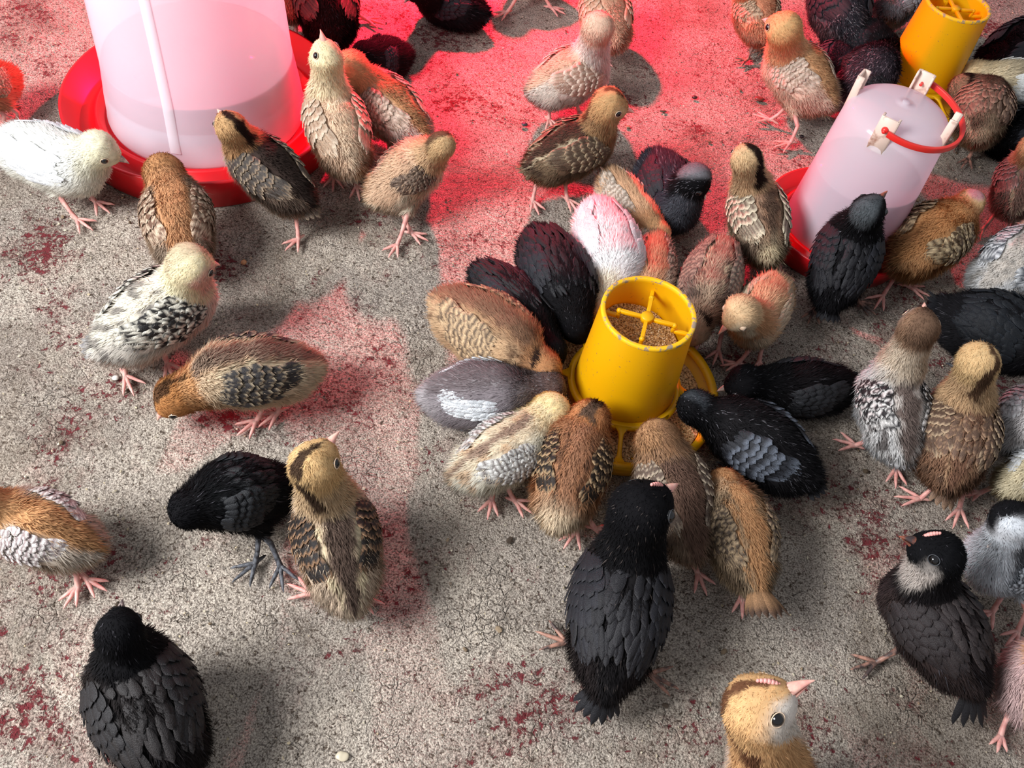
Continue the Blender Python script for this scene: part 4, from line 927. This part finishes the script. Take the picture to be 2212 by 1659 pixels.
K('tan chick with a bright ginger back stripe ending in a brown fan tail', (1612, 1205), (1588, 1108), 72, (1562, 1045, .060), 34, (1545, 1010, .035), [(1600, 1290, 90)], pal(CHIP, back=(176, 144, 108), belly=(226, 206, 176), side=(160, 136, 106), neck=(206, 166, 124), head=(202, 146, 92), stripe=(202, 146, 92), bstripe=(214, 158, 102), bw=.34, bline=(214, 158, 102), mott=(96, 78, 60), wing=('speck', (92, 76, 62), (196, 166, 126))), tail=tl(9, .042, (160, 118, 78), (84, 60, 44), 'tip', .0, (1655, 1305, .060)), eyes=False)
K('big black chick with small pink comb in the foreground, back to the viewer', (1322, 1395), (1348, 1238), 104, (1385, 1102, .155), 68, (1464, 1042, .162), [(1222, 1390, 200), (1400, 1458, 20)], pal(BK, back=(40, 37, 39), mantle=('plain', (38, 37, 41), (74, 70, 72)), wing=('plain', (38, 38, 44), (70, 66, 66)), side=(52, 44, 44), frost=(84, 74, 70), fk=.03), tail=tl(7, .040, *BT, 'plain', .0, (1278, 1565, .03)), comb=True, beak='pink', leg='mixed', crown=(-.5, -.4, .8))
# --- left side
K('glossy black chick with scaly slate legs, head lowered to the left, beside the striped chick', (562, 1062), (478, 1070), 78, (408, 1100, .070), 42, (385, 1130, .045), [(552, 1220, 140), (606, 1225, 80)], pal(BK, back=(24, 25, 28), belly=(36, 35, 38), wing=('plain', (22, 24, 28), (56, 62, 70)), mantle=('plain', (22, 24, 28), (48, 54, 62))), leg='slate', eyes=False, toe=.032)
K('chipmunk-striped chick standing in the foreground, brown stripe down its back, looking up right', (742, 1228), (716, 1112), 86, (680, 1003, .150), 52, (726, 938, .160), [(672, 1285, 200), (775, 1290, 20)], pal(CHIP, back=(206, 180, 148), belly=(222, 206, 180), side=(216, 190, 162), neck=(200, 168, 126), head=(222, 182, 120), stripe=(76, 56, 40), sw=.26, bstripe=(104, 84, 72), bw=.30, bline=(232, 214, 172), wing=('lace', (36, 30, 28), (150, 112, 78)), mott=(196, 172, 146)), fluff=1.15, crown=(-.42, .1, .9))
K('buff orange chick at the left edge with a pale barred wing, head out of view', (140, 1162), (48, 1125), 74, (-40, 1090, .09), 40, (-85, 1080, .08), [(170, 1270, 125), (190, 1255, 30)], pal(BUFF, back=(222, 164, 104), belly=(226, 206, 180), side=(226, 210, 190), neck=(222, 168, 108), wing=('bars', (150, 130, 130), (232, 226, 220))), tail=tl(4, .012, (206, 150, 96), (216, 170, 120)))
K('large brown-black chick in the lower left corner facing away, small head turned up', (350, 1600), (288, 1462), 108, (258, 1362, .130), 46, (262, 1312, .125), [], pal(BK, back=(44, 39, 39), belly=(56, 46, 42), side=(52, 44, 42), mantle=('plain', (42, 38, 38), (72, 66, 64)), wing=('plain', (36, 34, 36), (66, 60, 60))), tail=tl(6, .03, *BT, 'plain', .0))
K('tan headed chick rising from the bottom edge in profile with pink comb', (1700, 1830), (1668, 1700), 108, (1640, 1530, .170), 74, (1755, 1466, .200), [], pal(CHIP, back=(176, 122, 80), belly=(222, 196, 170), neck=(216, 164, 106), head=(232, 182, 118), stripe=(116, 74, 46), sw=.30, throat=(228, 216, 200), face=(236, 226, 214), crop=(222, 196, 176), wing=('lace', (120, 80, 56), (190, 146, 100))), comb=True, beak='pink', dens=1.1, crown=(-1, -.35, .12), blen=1.45)
